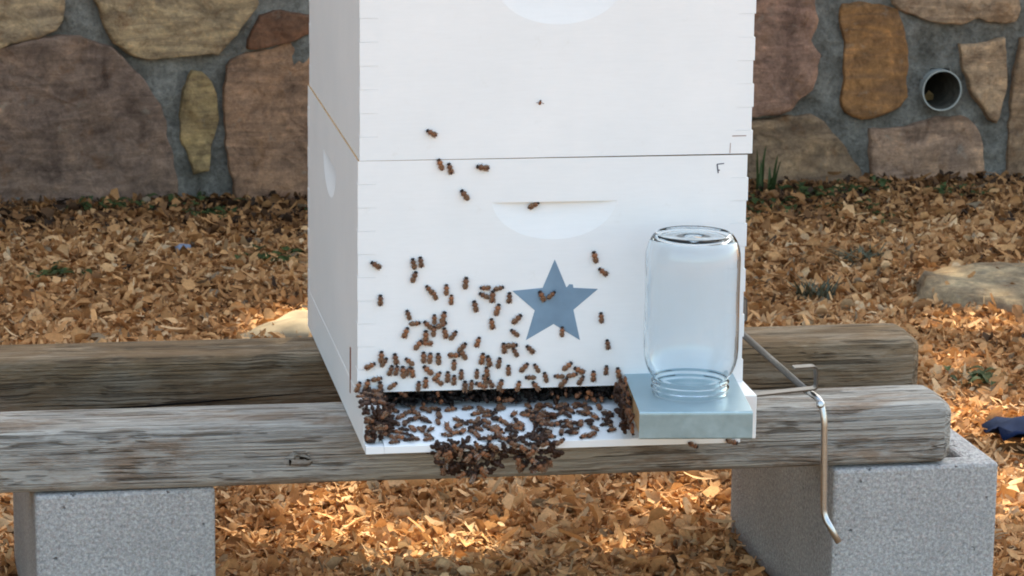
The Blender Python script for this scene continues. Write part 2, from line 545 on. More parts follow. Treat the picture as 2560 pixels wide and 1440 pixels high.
# the wall goes on outside the picture: irregular courses of the same stones
pal = [(.36,.28,.2), (.18,.15,.13), (.25,.18,.12), (.3,.23,.16), (.23,.185,.155), (.27,.17,.09)]
def course(u0, u1, z0, z1):
    u = u0
    while u < u1 - .08:
        w = min(rng.uniform(.16, .38), u1 - u)
        g = .012
        pts = []
        for (a, b) in ((0, 0), (.35, 0), (.7, 0), (1, 0), (1, .5), (1, 1), (.6, 1), (.3, 1), (0, 1), (0, .5)):
            pts.append((u + g + (w - 2 * g) * a + rng.uniform(-.014, .014), z0 + g + (z1 - z0 - 2 * g) * b + rng.uniform(-.014, .014)))
        ST.append((pts, rng.choice(pal)))
        u += w
for z0, z1 in ((.15, .36), (.36, .53), (.53, .74), (.74, .9)):
    course(-1.6, 3.2, z0, z1)
for z0, z1 in ((-.34, -.12), (-.12, .13)):
    course(-1.6, -.49, z0, z1)
    course(1.80, 3.2, z0, z1)

def stone(poly, col, k):
    pts = [Vector((p[0], 0, p[1])) for p in poly]
    n = len(pts)
    cx = sum(p.x for p in pts) / n
    cz = sum(p.z for p in pts) / n
    # resample outline
    ring = []
    for i in range(n):
        a, b = pts[i], pts[(i + 1) % n]
        m = max(1, int((b - a).length / .011))
        for j in range(m):
            ring.append(a.lerp(b, j / m))
    ring = [(ring[i - 1] + ring[i] * 14 + ring[(i + 1) % len(ring)]) / 16 for i in range(len(ring))]
    out = []
    for p in ring:
        nv = Vector((p.x * 38 + k, k * 2.2, p.z * 38))
        d = Vector((noise.noise(nv), 0, noise.noise(nv + Vector((9, 4, 2))))) * .006
        q = p - Vector((cx, 0, cz))
        out.append(q + q.normalized() * .0065 + d)
    proud = rng.uniform(.010, .019)
    V, F = [], []
    N = len(out)
    prof = [(1.0, .03), (1.0, -.001), (.99, -.62), (.97, -.88), (.92, -.97), (.78, -1.0), (.6, -1.0), (.4, -1.0), (.2, -1.0)]
    sz = max(.05, min(max(p.x for p in out) - min(p.x for p in out), max(p.z for p in out) - min(p.z for p in out)))
    tx, tz = rng.uniform(-.04, .04), rng.uniform(-.05, .05)
    for s, d in prof:
        for p in out:
            # inset by a constant distance near the rim, by scale further in
            q = p * (1 - (1 - s) * min(1.0, .16 / sz)) if s > .8 else p * s
            y = d if d > -.01 else d * proud
            if d <= -.5:
                w = Vector(((q.x + cx) * 9, k, (q.z + cz) * 9))
                y += (noise.noise(w) * .010 + noise.noise(w * 3.1) * .006 + noise.noise(w * 8) * .002) * (1 if s < .95 else .5) + (tx * q.x + tz * q.z)
            V.append((q.x, y, q.z))
    V.append((0, -proud, 0))
    for i in range(len(prof) - 1):
        for j in range(N):
            j2 = (j + 1) % N
            F.append((i * N + j, i * N + j2, (i + 1) * N + j2, (i + 1) * N + j))
    e = (len(prof) - 1) * N
    for j in range(N):
        F.append((e + j, e + (j + 1) % N, len(V) - 1))
    o = mesh_obj('stone', V, F, M['stone'], wall, smooth=True)
    o.location = (cx, 0, cz)
    o.color = (min(.72, col[0] * 2.25), col[1] * 1.86, col[2] * 1.66, 1)
    return o
for k, (poly, col) in enumerate(ST):
    stone(poly, col, k * 1.37)

# mortar bed: a relief sheet with thickness, pierced where the drain comes out
PIPE = (1.479, -.141)
us = np.arange(-1.65, 3.25, .010)
zs = np.arange(-.36, .93, .010)
V, F = [], []
for z in zs:
    for u in us:
        w = Vector((u * 7, 1.3, z * 7))
        y = noise.noise(w) * .011 + noise.noise(w * 4.3) * .006 + noise.noise(w * 11) * .003 + .003
        V.append((u, y, z))
nu = len(us)
for j in range(len(zs) - 1):
    for i in range(nu - 1):
        c = (us[i] + .005 - PIPE[0], zs[j] + .005 - PIPE[1])
        if math.hypot(*c) < .0395:
            continue
        F.append((j * nu + i, j * nu + i + 1, (j + 1) * nu + i + 1, (j + 1) * nu + i))
mesh_obj('mortar', V, F, M['mortar'], wall, smooth=True)
bm = box_bm(-1.66, 3.26, .27, .45, -.4, .94)
bm_obj('backing', bm, M['mortar'], wall)
cw = Matrix.Translation((0, WALL_Y, 0)) @ Matrix.Rotation(math.atan(WALL_S), 4, 'Z')

# drain pipe through the wall
pp = cw @ Vector((PIPE[0], -.02, PIPE[1]))
pipe = thing('drain_pipe', 'short white plastic drain pipe poking out of the stone wall', 'pipe', pp, (0, 0, math.atan(WALL_S)))
V, F = lathe([(.0378, .0), (.0405, 0), (.0405, .26), (.0378, .26), (.0378, .004)], 40, True)
V = [(a, c, b) for a, b, c in V]
po = mesh_obj('tube', V, F, M['pvc'], pipe, smooth=False)
po.data.materials.append(M['pipe_inner'])
for p in po.data.polygons:
    if math.hypot(p.center.x, p.center.z) < .0385 and p.center.y > .004: p.material_index = 1  # inner wall coloured a darker grey-brown than the rim
V = [(-.030, .06, -.024), (-.012, .05, -.034), (.006, .045, -.030), (.012, .055, -.018), (.0, .06, -.006), (-.008, .062, -.020)]
dl = mesh_obj('dead_leaf', [cw @ Vector((PIPE[0] + v[0] * .7 + .012, v[1] + .03, PIPE[1] + v[2] * .7 - .012)) for v in V], [(0, 1, 5), (1, 2, 3, 5), (3, 4, 5)], M['straw'])
tag(dl, 'curled dead leaf lying inside the drain pipe', 'leaf')

# ------------------------------------------------------------------ stand: blocks and timbers
def block(loc, rz, label):
    t = thing('concrete_block', label, 'concrete block', loc, (0, 0, rz), 'concrete blocks under the timbers')
    W_, L_, H_ = .190, .397, .1935
    cx = [0, .033, .157, W_]
    cy = [0, .033, .181, .216, .364, L_]
    hole = {(1, 1), (1, 3)}
    bm = bmesh.new()
    vv = {}
    def v(i, j, k):
        if (i, j, k) not in vv:
            vv[(i, j, k)] = bm.verts.new((cx[i], cy[j], H_ * k))
        return vv[(i, j, k)]
    solid = lambda i, j: 0 <= i < 3 and 0 <= j < 5 and (i, j) not in hole
    for i in range(3):
        for j in range(5):
            if not solid(i, j):
                continue
            bm.faces.new([v(i, j, 1), v(i + 1, j, 1), v(i + 1, j + 1, 1), v(i, j + 1, 1)])
            bm.faces.new([v(i, j + 1, 0), v(i + 1, j + 1, 0), v(i + 1, j, 0), v(i, j, 0)])
            for di, dj, a, b in ((-1, 0, (i, j + 1), (i, j)), (1, 0, (i + 1, j), (i + 1, j + 1)), (0, -1, (i, j), (i + 1, j)), (0, 1, (i + 1, j + 1), (i, j + 1))):
                if not solid(i + di, j + dj):
                    bm.faces.new([v(*a, 0), v(*b, 0), v(*b, 1), v(*a, 1)])
    bmesh.ops.recalc_face_normals(bm, faces=bm.faces)
    sharp = [e for e in bm.edges if len(e.link_faces) == 2 and e.calc_face_angle(0) > 1]
    bmesh.ops.bevel(bm, geom=sharp, offset=.004, segments=2, profile=.5, affect='EDGES')
    bm_obj('shell', bm, M['concrete'], t)
    return t
block((-.333, .060, GZ), R(2.9), 'grey hollow concrete block under the left of the front timber')
block((.531, .056, GZ), R(2.9), 'grey hollow concrete block under the right ends of both timbers')

def timber(name, x0, x1, yc, w, h, ztop, mat, label, seed, rz=0.0):
    t = thing(name, label, 'timber', (0, yc, ztop - h / 2), (0, 0, rz))
    nseg, m = int((x1 - x0) / .009), 44
    V, F = [], []
    rad = .020
    prof = []
    # rounded rectangle with slightly bulging sides
    for k in range(m):
        a = 2 * math.pi * k / m
        ca, sa = math.cos(a), math.sin(a)
        e = 8.0
        r = (abs(ca) ** e + abs(sa) ** e) ** (-1 / e)
        prof.append((ca * r * w / 2, sa * r * h / 2))
    for i in range(nseg + 1):
        f = i / nseg
        x = x0 + (x1 - x0) * f
        de = min(f, 1 - f) * (x1 - x0)
        sc = 1.0 if de > .014 else .86 + .14 * math.sqrt(max(0, 1 - (1 - de / .014) ** 2))
        for (py, pz) in prof:
            nv = Vector((x * 3.0 + seed, py * 50, pz * 50))
            d = noise.noise(nv) * .0016 + noise.noise(Vector((x * 9 + seed, py * 160, pz * 160))) * .0008
            L_ = math.hypot(py, pz)
            k = sc * (1 + d / L_)
            zz = pz * k
            if pz > h * .40:
                zz = min(zz, h / 2)
            V.append((x, py * k, zz))
    for i in range(nseg):
        for k in range(m):
            k2 = (k + 1) % m
            F.append((i * m + k, i * m + k2, (i + 1) * m + k2, (i + 1) * m + k))
    V.append((x0, 0, 0)); V.append((x1, 0, 0))
    for k in range(m):
        F.append(((k + 1) % m, k, len(V) - 2))
        F.append((nseg * m + k, nseg * m + (k + 1) % m, len(V) - 1))
    mesh_obj('beam', V, F, mat, t, smooth=True)
    return t
ft = timber('landscape_timber', -.95, .664, .110, .098, .0695, -.0475, M['front_timber'], 'weathered grey timber in front, carrying the hive on concrete blocks', 1.0)
rt = timber('landscape_timber', -.95, .716, .416, .096, .0695, -.0475, M['rear_timber'], 'brown weathered timber at the back, partly hidden by the front timber', 7.0, R(-.6))

# knot in the front timber: a ring of raised wood round a dark hollow
bmk = bmesh.new()
V, F = [], []
for r, y in ((.013, .0008), (.011, -.0004), (.008, -.0014), (.005, -.0010), (.003, .0002)):
    for k in range(18):
        a = 2 * math.pi * k / 18
        q = 1 + .16 * math.sin(3 * a + r * 300)
        V.append((r * 1.25 * q * math.cos(a), y, r * .8 * q * math.sin(a)))
for i in range(4):
    for k in range(18):
        F.append((i * 18 + k, i * 18 + (k + 1) % 18, (i + 1) * 18 + (k + 1) % 18, (i + 1) * 18 + k))
F.append(tuple(4 * 18 + k for k in range(18)))
kn = mesh_obj('knot', V, F, M['front_timber'], ft, smooth=True)
kn.location = (-.055, -.0488, -.004)
M['split'] = plain('dark_split', (.012, .009, .007), .95, spec=.05)
V, F = [], []
for cx_, cz_, rx_, rz_, ph in ((-.0095, -.003, .0014, .0034, .4), (.004, .001, .0045, .0014, 1.9), (.0095, -.0005, .0030, .0008, .2)):
    k0 = len(V)
    for k in range(10):
        a = 2 * math.pi * k / 10
        q = 1 + .25 * math.sin(3 * a + ph)
        V.append((cx_ + rx_ * q * math.cos(a), -.0018, cz_ + rz_ * q * math.sin(a)))
    F.append(tuple(range(k0, k0 + 10)))
mesh_obj('knot_hole', V, F, M['split'], kn)
# long drying split along the rear timber
sp = bmesh.new()
pts = [(-.36, -.030), (-.28, -.026), (-.20, -.0225), (-.12, -.018), (-.04, -.013), (.0, -.010)]
V, F = [], []
for i, (x, z) in enumerate(pts):
    hw = .0022 * math.sin(math.pi * (i + .35) / (len(pts) - .3)) + .0003
    yy = -.0490
    V += [(x, yy + .004, z + hw), (x, yy, z), (x, yy + .004, z - hw)]
for i in range(len(pts) - 1):
    a, b = i * 3, i * 3 + 3
    F += [(a, b, b + 1, a + 1), (a + 1, b + 1, b + 2, a + 2)]
so = mesh_obj('drying_split', V, F, M['split'], rt)

# ------------------------------------------------------------------ hive
T = .019
def comb_board(n, length, height, odd, z_gap=.00014, edge=0.0):
    """board in local (a,b,depth): a along length, b up, depth 0..T; ends cut in fingers. odd: rows that keep their finger"""
    bm = bmesh.new()
    ca = [0, T, length - T, length]
    hb = height / n
    vv = {}
    def v(i, j, k):
        if (i, j, k) not in vv:
            vv[(i, j, k)] = bm.verts.new((ca[i], j * hb, T * k))
        return vv[(i, j, k)]
    has = lambda i, j: 0 <= i < 3 and 0 <= j < n and (i == 1 or j % 2 == odd)
    for i in range(3):
        for j in range(n):
            if not has(i, j):
                continue
            bm.faces.new([v(i, j, 0), v(i + 1, j, 0), v(i + 1, j + 1, 0), v(i, j + 1, 0)])
            bm.faces.new([v(i, j + 1, 1), v(i + 1, j + 1, 1), v(i + 1, j, 1), v(i, j, 1)])
            for di, dj, a, b in ((-1, 0, (i, j + 1), (i, j)), (1, 0, (i + 1, j), (i + 1, j + 1)), (0, -1, (i, j), (i + 1, j)), (0, 1, (i + 1, j + 1), (i, j + 1))):
                if not has(i + di, j + dj):
                    bm.faces.new([v(*a, 0), v(*a, 1), v(*b, 1), v(*b, 0)])
    bmesh.ops.recalc_face_normals(bm, faces=bm.faces)
    # shrink fingers a hair so that the joint shows
    for vert in bm.verts:
        if vert.co.x < T * .5 or vert.co.x > length - T * .5:
            j = round(vert.co.y / hb)
            if 0 < j < n:
                vert.co.y += z_gap if (j % 2 == odd) else -z_gap
    return bm

def scoop(bm, ac, bl, w=.134, h=.0430, d=.0055):
    """cut a hand hold: level ledge at height bl, curved lower lip"""
    me = bpy.data.meshes.new('tmp'); bmesh.ops.recalc_face_normals(bm, faces=bm.faces); bm.to_mesh(me); bm.free()
    o = bpy.data.objects.new('tmp', me); COL.objects.link(o)
    c = bmesh.new()
    pts = []
    for k in range(25):
        a = math.pi * k / 24
        x = math.cos(a)
        pts.append((ac + x * w / 2, bl - h * math.sin(a)))
    for x, b in pts:
        c.verts.new((x, b, -.0005))
        f = 1 - min(1, abs(x - ac) / (w / 2)) ** 2.2
    for k in range(15):
        x = -1 + 2 * k / 14
        c.verts.new((ac + x * w * .48, bl, d * (1 - abs(x) ** 2.6) + .0006))
        c.verts.new((ac + x * w * .40, bl - h * .30, d * .72 * (1 - abs(x) ** 2.6) + .0004))
    for x, b in pts:
        c.verts.new((x, b, -.006))
    bmesh.ops.convex_hull(c, input=c.verts)
    bmesh.ops.recalc_face_normals(c, faces=c.faces)
    cm = bpy.data.meshes.new('cut'); c.to_mesh(cm); c.free()
    co = bpy.data.objects.new('cut', cm); COL.objects.link(co)
    md = o.modifiers.new('b', 'BOOLEAN'); md.operation = 'DIFFERENCE'; md.object = co; md.solver = 'EXACT'
    bpy.context.view_layer.update()
    dg = bpy.context.evaluated_depsgraph_get()
    res = bpy.data.meshes.new_from_object(o.evaluated_get(dg))
    bpy.data.objects.remove(o); bpy.data.objects.remove(co)
    out = bmesh.new(); out.from_mesh(res)
    return out

def hive_box(name, label, loc, rot, W_, L_, H_, n, ledge):
    t = thing(name, label, 'hive box', loc, rot)
    side_in = .0015
    def put(nm, bm, mat4):
        bmesh.ops.transform(bm, matrix=mat4, verts=bm.verts)
        me_o = bm_obj(nm, bm, M['white'], t)
        me_o.data.materials.append(M['grain'])
        me = me_o.data
        for p in me.polygons:        # bare wood on the rims and inside
            c = p.center
            if abs(p.normal.z) > .9 and (c.z > H_ - .001 or c.z < .001):
                p.material_index = 1
            elif T * .9 < c.x < W_ - T * .9 and T * .9 < c.y < L_ - T * .9:
                p.material_index = 1
        return me_o
    fb = scoop(comb_board(n, W_, H_, 0), W_ / 2, ledge)
    t_front = put('front_board', fb, Matrix(((1, 0, 0, 0), (0, 0, 1, 0), (0, 1, 0, 0), (0, 0, 0, 1))))
    bb = comb_board(n, W_, H_, 0)
    put('rear_board', bb, Matrix(((1, 0, 0, 0), (0, 0, -1, L_), (0, 1, 0, 0), (0, 0, 0, 1))))
    ls = scoop(comb_board(n, L_ - .0004, H_, 1), L_ - .268, ledge, d=.0100)
    put('side_board', ls, Matrix(((0, 0, 1, .0003), (-1, 0, 0, L_ - .0002), (0, 1, 0, 0), (0, 0, 0, 1))))
    rs = scoop(comb_board(n, L_ - .0004, H_, 1), L_ / 2, ledge)
    put('side_board', rs, Matrix(((0, 0, -1, W_ - side_in), (1, 0, 0, .0002), (0, 1, 0, 0), (0, 0, 0, 1))))
    return t, t_front
lower, lower_front = hive_box('hive_box', 'lower white wooden hive box with the blue star on its front', (0, 0, 0), (0, 0, 0), .411, .505, .2445, 10, .1985)
upper, upper_front = hive_box('hive_box', 'upper white wooden hive box stacked on the starred box', (.0020, .0004, .2448), (0, -.0024, 0), .4125, .504, .2445, 10, .178)

# star painted on the lower box
def star_obj():
    P = [(.2065, .1374), (.1621, .1048), (.1772, .0517), (.2347, .0501), (.2529, .1047)]
    c = Vector((sum(p[0] for p in P) / 5, sum(p[1] for p in P) / 5))
    inner = []
    for i in range(5):
        a, b = Vector(P[i]), Vector(P[(i + 1) % 5])
        m = (a + b) / 2
        inner.append(c + (m - c).normalized() * .0215)
    ol = []
    for i in range(5):
        ol.append(Vector(P[i])); ol.append(inner[i])
    # small drip of paint by the upper right notch
    ol2 = []
    for i, p in enumerate(ol):
        ol2.append(p)
        if i == 8:
            q = ol[9]
            ol2 += [p.lerp(q, .78), p.lerp(q, .80) + Vector((0, .0035)), p.lerp(q, .93) + Vector((.0006, .0036))]
    n = len(ol2)
    V = [(p.x, -.0004, p.y) for p in ol2] + [(p.x, .0002, p.y) for p in ol2] + [(c.x, -.0004, c.y)]
    F = [(i, (i + 1) % n, 2 * n) for i in range(n)] + [(i, i + n, (i + 1) % n + n, (i + 1) % n) for i in range(n)]
    o = mesh_obj('painted_star', V, F, M['star'], lower_front)
    tag(o, 'five pointed grey blue star painted on the box front')
star_obj()

def stroke(pts, wid, name, mat, parent, y=-.0003):
    V, F = [], []
    for i, p in enumerate(pts):
        a = Vector(pts[max(i - 1, 0)]); b = Vector(pts[min(i + 1, len(pts) - 1)])
        d = (b - a).normalized(); nn = Vector((-d.y, d.x)) * wid / 2
        p = Vector(p)
        V += [(p.x + nn.x, y, p.y + nn.y), (p.x - nn.x, y, p.y - nn.y)]
    F = [(2 * i, 2 * i + 1, 2 * i + 3, 2 * i + 2) for i in range(len(pts) - 1)]
    return mesh_obj(name, V, F, mat, parent)
bmF = bmesh.new()
V, F = [], []
for a, b, w in (((.3768, .2350), (.3845, .2357), .0011), ((.3770, .2352), (.3784, .2255), .0013), ((.3782, .2285), (.3800, .2288), .0013)):
    d = (Vector(b) - Vector(a)).normalized(); nn = Vector((-d.y, d.x)) * w / 2
    k = len(V)
    V += [(a[0] + nn.x, -.0003 - .00002 * k, a[1] + nn.y), (a[0] - nn.x, -.0003 - .00002 * k, a[1] - nn.y), (b[0] - nn.x, -.0003 - .00002 * k, b[1] - nn.y), (b[0] + nn.x, -.0003 - .00002 * k, b[1] + nn.y)]
    F.append((k, k + 1, k + 2, k + 3))
fm = mesh_obj('pencil_letter', V, F, M['pencil'], lower_front)
tag(fm, 'letter F pencilled on the upper right of the box front')
# pinkish lines marking the open joint under the lowest corner finger of the upper box, and small knocks in the paint
stroke([(.3905, .0188), (.4055, .0189)], .0010, 'open_joint', M['joint'], upper_front)
stroke([(.3885, .0008), (.3888, .0115)], .0007, 'open_joint', M['joint'], upper_front)
# strip of bare wood by the lower corner of the left side
bm = box_bm(-.0007, .004, .060, .0645, -.016, .034, .0006, 1)
tag(bm_obj('bare_strip', bm, M['red_wood'], lower), 'narrow strip of unpainted reddish wood on the side')

# flat lid on top (above the picture)
bm_obj('cover_board', box_bm(0, .4125, -.004, .509, .2449, .264, .002), M['white'], upper)

# bottom board: floor, two side rails, rear rail
bb = thing('bottom_board', 'white hive floor with side rails and open front entrance', 'hive floor', (0, 0, -.047))
def brd(name, *a, bev=.0012):
    return bm_obj(name, box_bm(*a, bev, 2), M['white'], bb)
FI, FO = -.0210, -.0385          # floor level inside, and at the front lip of the sloping landing
def fz(y):
    return FI if y > 0 else FI + (FO - FI) * min(1, -y / .0725)
V, F = [], []
prof = [(.486, FI), (0, FI), (-.0718, FO), (-.0725, FO - .0006), (-.0725, -.0462), (-.072, -.0466), (.486, -.0466)]
for x in (.0195, .3925):
    V += [(x, y, z + .047) for y, z in prof]
n = len(prof)
F = [tuple(range(n)), tuple(range(2 * n - 1, n - 1, -1))] + [(i, i + n, (i + 1) % n + n, (i + 1) % n) for i in range(n)]
bmf = bmesh.new()
vv = [bmf.verts.new(v) for v in V]
for f in F: bmf.faces.new([vv[i] for i in f])
bm_obj('floor_panel', bmf, M['white'], bb)
brd('floor_lip', .0005, .0193, -.0725, -.0557, .0004, .0083, bev=.0004)
brd('side_rail', 0, .019, -.0555, .507, 0, .0468)
brd('side_rail', .393, .413, -.0575, .507, 0, .0468)
brd('rear_rail', .0195, .3925, .4865, .5065, .0004, .0466)

# ------------------------------------------------------------------ feeder and jar
FT = .0120
feeder = thing('entrance_feeder', 'galvanised metal entrance feeder holding the jar at the hive mouth', 'feeder', (.3408, 0, 0), (0, 0, R(-5.8)))
# local x across (centre 0), y negative to the front
hw, fl = .0575, -.163
bm_obj('wood_block', box_bm(-hw + .0012, hw - .0012, fl + .002, -.001, -.0140, FT - .0012, .001, 1), M['bare'], feeder)
V, F = [], []
bmc = bmesh.new()
# folded sheet: top with a rolled front edge and a front apron
prof = [(.0, FT), (fl + .003, FT), (fl + .0012, FT - .0004), (fl + .0002, FT - .0013), (fl, FT - .003), (fl, -.0150), (fl + .0004, -.0158)]
for s in (-hw, hw):
    for (y, z) in prof:
        bmc.verts.new((s, y, z))
bmc.verts.ensure_lookup_table()
n = len(prof)
for i in range(n - 1):
    bmc.faces.new([bmc.verts[i], bmc.verts[i + 1], bmc.verts[n + i + 1], bmc.verts[n + i]])
bmesh.ops.recalc_face_normals(bmc, faces=bmc.faces)
geo = bmesh.ops.extrude_face_region(bmc, geom=list(bmc.faces))
bmesh.ops.translate(bmc, verts=[v for v in geo['geom'] if isinstance(v, bmesh.types.BMVert)], vec=(0, .0005, -.0006))
mc = bm_obj('metal_cover', bmc, M['galv'], feeder)

jar = thing('glass_jar', 'clear glass jar standing upside down on the metal feeder', 'jar', (.3335, -.090, FT + .0006))
outer = [(.0365, 0), (.0390, .0006), (.0395, .003), (.0385, .0042), (.0385, .006), (.0408, .0075), (.0408, .009), (.0386, .0105), (.0386, .012), (.0406, .0135), (.0406, .015), (.0386, .0165),
         (.0392, .0185), (.0415, .0210), (.0445, .0265), (.0470, .033), (.0486, .041), (.0493, .051), (.0494, .07), (.0490, .10), (.0492, .13), (.0493, .146), (.0488, .153), (.0474, .160), (.0452, .166),
         (.0425, .1705), (.0400, .1733), (.0385, .1740), (.0372, .1735), (.0350, .1712), (.0300, .1702), (.0200, .1699), (.0060, .1698), (.0040, .1704), (.0008, .1705)]
inner = [(.0008, .1680), (.020, .1680), (.032, .1682), (.0385, .1690), (.0418, .1680), (.0447, .1645), (.0466, .1590), (.0478, .1525), (.0482, .146), (.0481, .130), (.0479, .10), (.0483, .07), (.0482, .051), (.0475, .041),
         (.0459, .0332), (.0434, .0268), (.0404, .0214), (.0380, .0187), (.0374, .0140), (.0374, .004), (.0368, .0008)]
V, F = lathe(outer + inner, 64, True)
bmj = bmesh.new()
for v in V: bmj.verts.new(v)
bmj.verts.ensure_lookup_table()
for f in F: bmj.faces.new([bmj.verts[i] for i in f])
bmesh.ops.scale(bmj, vec=(.988, .988, .968), verts=bmj.verts)
gj = bm_obj('glass_body', bmj, M['glass'], jar, smooth=True)

# ------------------------------------------------------------------ steel frame perch on the right side
perch = thing('frame_perch', 'steel frame perch hooked on the right side of the hive', 'frame perch', (.4135, 0, 0))
ox = .4135
def loc(V): return [(v[0] - ox, v[1], v[2]) for v in V]
V, F = strip([(.4138, -.0185), (.4945, -.0120), (.4935, .0125), (.4690, .0115)], .013, .0018, .004)
mesh_obj('arm', loc(V), F, M['strap'], perch)
V, F = strip([(.4115, -.002), (.4795, .0025), (.4785, .0300), (.4600, .0295)], .013, .0018, .266)
mesh_obj('arm', loc(V), F, M['strap'], perch)
V, F = tube([(.4785, .300, -.0165), (.4860, .020, -.0165)], .0037)
mesh_obj('cross_bar', loc(V), F, M['dark_steel'], perch, smooth=True)
V, F = tube([(.4862, .0225, -.0166), (.4985, .004, -.024), (.5015, -.002, -.045), (.5040, -.004, -.150), (.5175, -.020, -.176)], .0035, 12)
mesh_obj('leg', loc(V), F, M['steel'], perch, smooth=True)
V, F = lathe([(0.0001, .003), (.003, .0025), (.0045, .001), (.0046, -.002), (.0001, -.002)], 12)
o = mesh_obj('bolt', V, F, M['steel'], perch); o.location = (.4965 - ox, -.002, -.0265); o.rotation_euler = (R(70), 0, 0)

# ------------------------------------------------------------------ bees
rb = random.Random(11)
def bee_body_mesh(seed):
    r = random.Random(seed)
    # rings along y: (y, half width, z centre, half height)
    rings = [(.0064, .0004, .0018, .0004), (.0060, .0013, .0018, .0012), (.0052, .0017, .0019, .0015), (.0044, .0013, .0020, .0012), (.0040, .0010, .0021, .0010),
             (.0034, .0018, .0023, .0017), (.0020, .0022, .0025, .0020), (.0006, .0019, .0023, .0017), (-.0001, .0009, .0020, .0008),
             (-.0008, .0016, .0020, .0014), (-.0022, .0022, .0020, .0018), (-.0038, .0021, .0018, .0016), (-.0052, .0015, .0015, .0012), (-.0062, .0007, .0012, .0006), (-.0067, .0002, .0011, .0002)]
    n = 8
    V, F = [], []
    for y, w, zc, h in rings:
        for k in range(n):
            a = 2 * math.pi * k / n
            V.append((w * 1.28 * math.cos(a), y, zc + h * 1.05 * math.sin(a)))
    for i in range(len(rings) - 1):
        for k in range(n):
            k2 = (k + 1) % n
            F.append((i * n + k, (i + 1) * n + k, (i + 1) * n + k2, i * n + k2))
    def leg(p):
        b = len(V)
        for q, wd in p:
            V.extend([(q[0], q[1] - wd, q[2]), (q[0], q[1] + wd, q[2]), (q[0], q[1], q[2] + wd * 1.6)])
        for i in range(len(p) - 1):
            for k in range(3):
                k2 = (k + 1) % 3
                F.append((b + i * 3 + k, b + i * 3 + k2, b + i * 3 + 3 + k2, b + i * 3 + 3 + k))
    for s in (-1, 1):
        for (y0, y1, y2, w) in ((.0030, .0046, .0058, .0036), (.0018, .0018, .0010, .0046), (.0006, -.0014, -.0034, .0042)):
            j = r.uniform(-.0006, .0006)
            leg([((s * .0012, y0, .0012), .00030), ((s * w * .55, y1 * .8 + j, .0020), .00022), ((s * w * .85, y2 * .85 + j, .0001), .00010)])
        leg([((s * .0006, .0060, .0022), .00015), ((s * .0011, .0072, .0030), .00012), ((s * .0017, .0080, .0020), .00010)])   # feelers
    me = bpy.data.meshes.new('honey_bee')
    me.from_pydata(V, [], F); me.update()
    me.polygons.foreach_set('use_smooth', [True] * len(me.polygons))
    me.materials.append(M['bee'])
    return me
def wing_mesh(s, spread):
    P = [(0, 0), (.0009, -.0012), (.0014, -.0038), (.0014, -.0064), (.0008, -.0080), (-.0003, -.0076), (-.0010, -.0045), (-.0006, -.0015)]
    V = []
    for x, y in P:
        c, d = math.cos(spread), math.sin(spread)
        X, Y = x * c - y * d, x * d + y * c
        V.append((s * (X + .0012), Y + .0020, .0042 - .06 * abs(y) + x * -.15))
    me = bpy.data.meshes.new('wing')
    me.from_pydata(V, [], [tuple(range(len(P))), ]); me.update()
    me.materials.append(M['wing'])
    return me
BODY = [bee_body_mesh(i) for i in range(4)]
WINGS = [[wing_mesh(s, a) for s in (-1, 1)] for a in (-.04, .02, .12)]
WOPEN = [wing_mesh(s, 1.2) for s in (-1, 1)]
NB = [0]
def bee(pos, fwd, up, label, group=None, scale=1.0, wings=None, parent=None):
    f = Vector(fwd).normalized(); u = Vector(up)
    u = (u - f * u.dot(f)).normalized()
    rgt = f.cross(u)
    mat = Matrix(((rgt.x, f.x, u.x), (rgt.y, f.y, u.y), (rgt.z, f.z, u.z))).to_4x4()
    o = bpy.data.objects.new('honey_bee', rb.choice(BODY))
    sc = scale * rb.uniform(.90, 1.12)
    o.matrix_world = Matrix.Translation(pos) @ mat @ Matrix.Diagonal((sc, sc, sc, 1))
    COL.objects.link(o)
    tag(o, label, 'bee', group)
    for w in (wings or rb.choice(WINGS)):
        c = bpy.data.objects.new('wing', w)
        COL.objects.link(c); c.parent = o
    NB[0] += 1
    return o

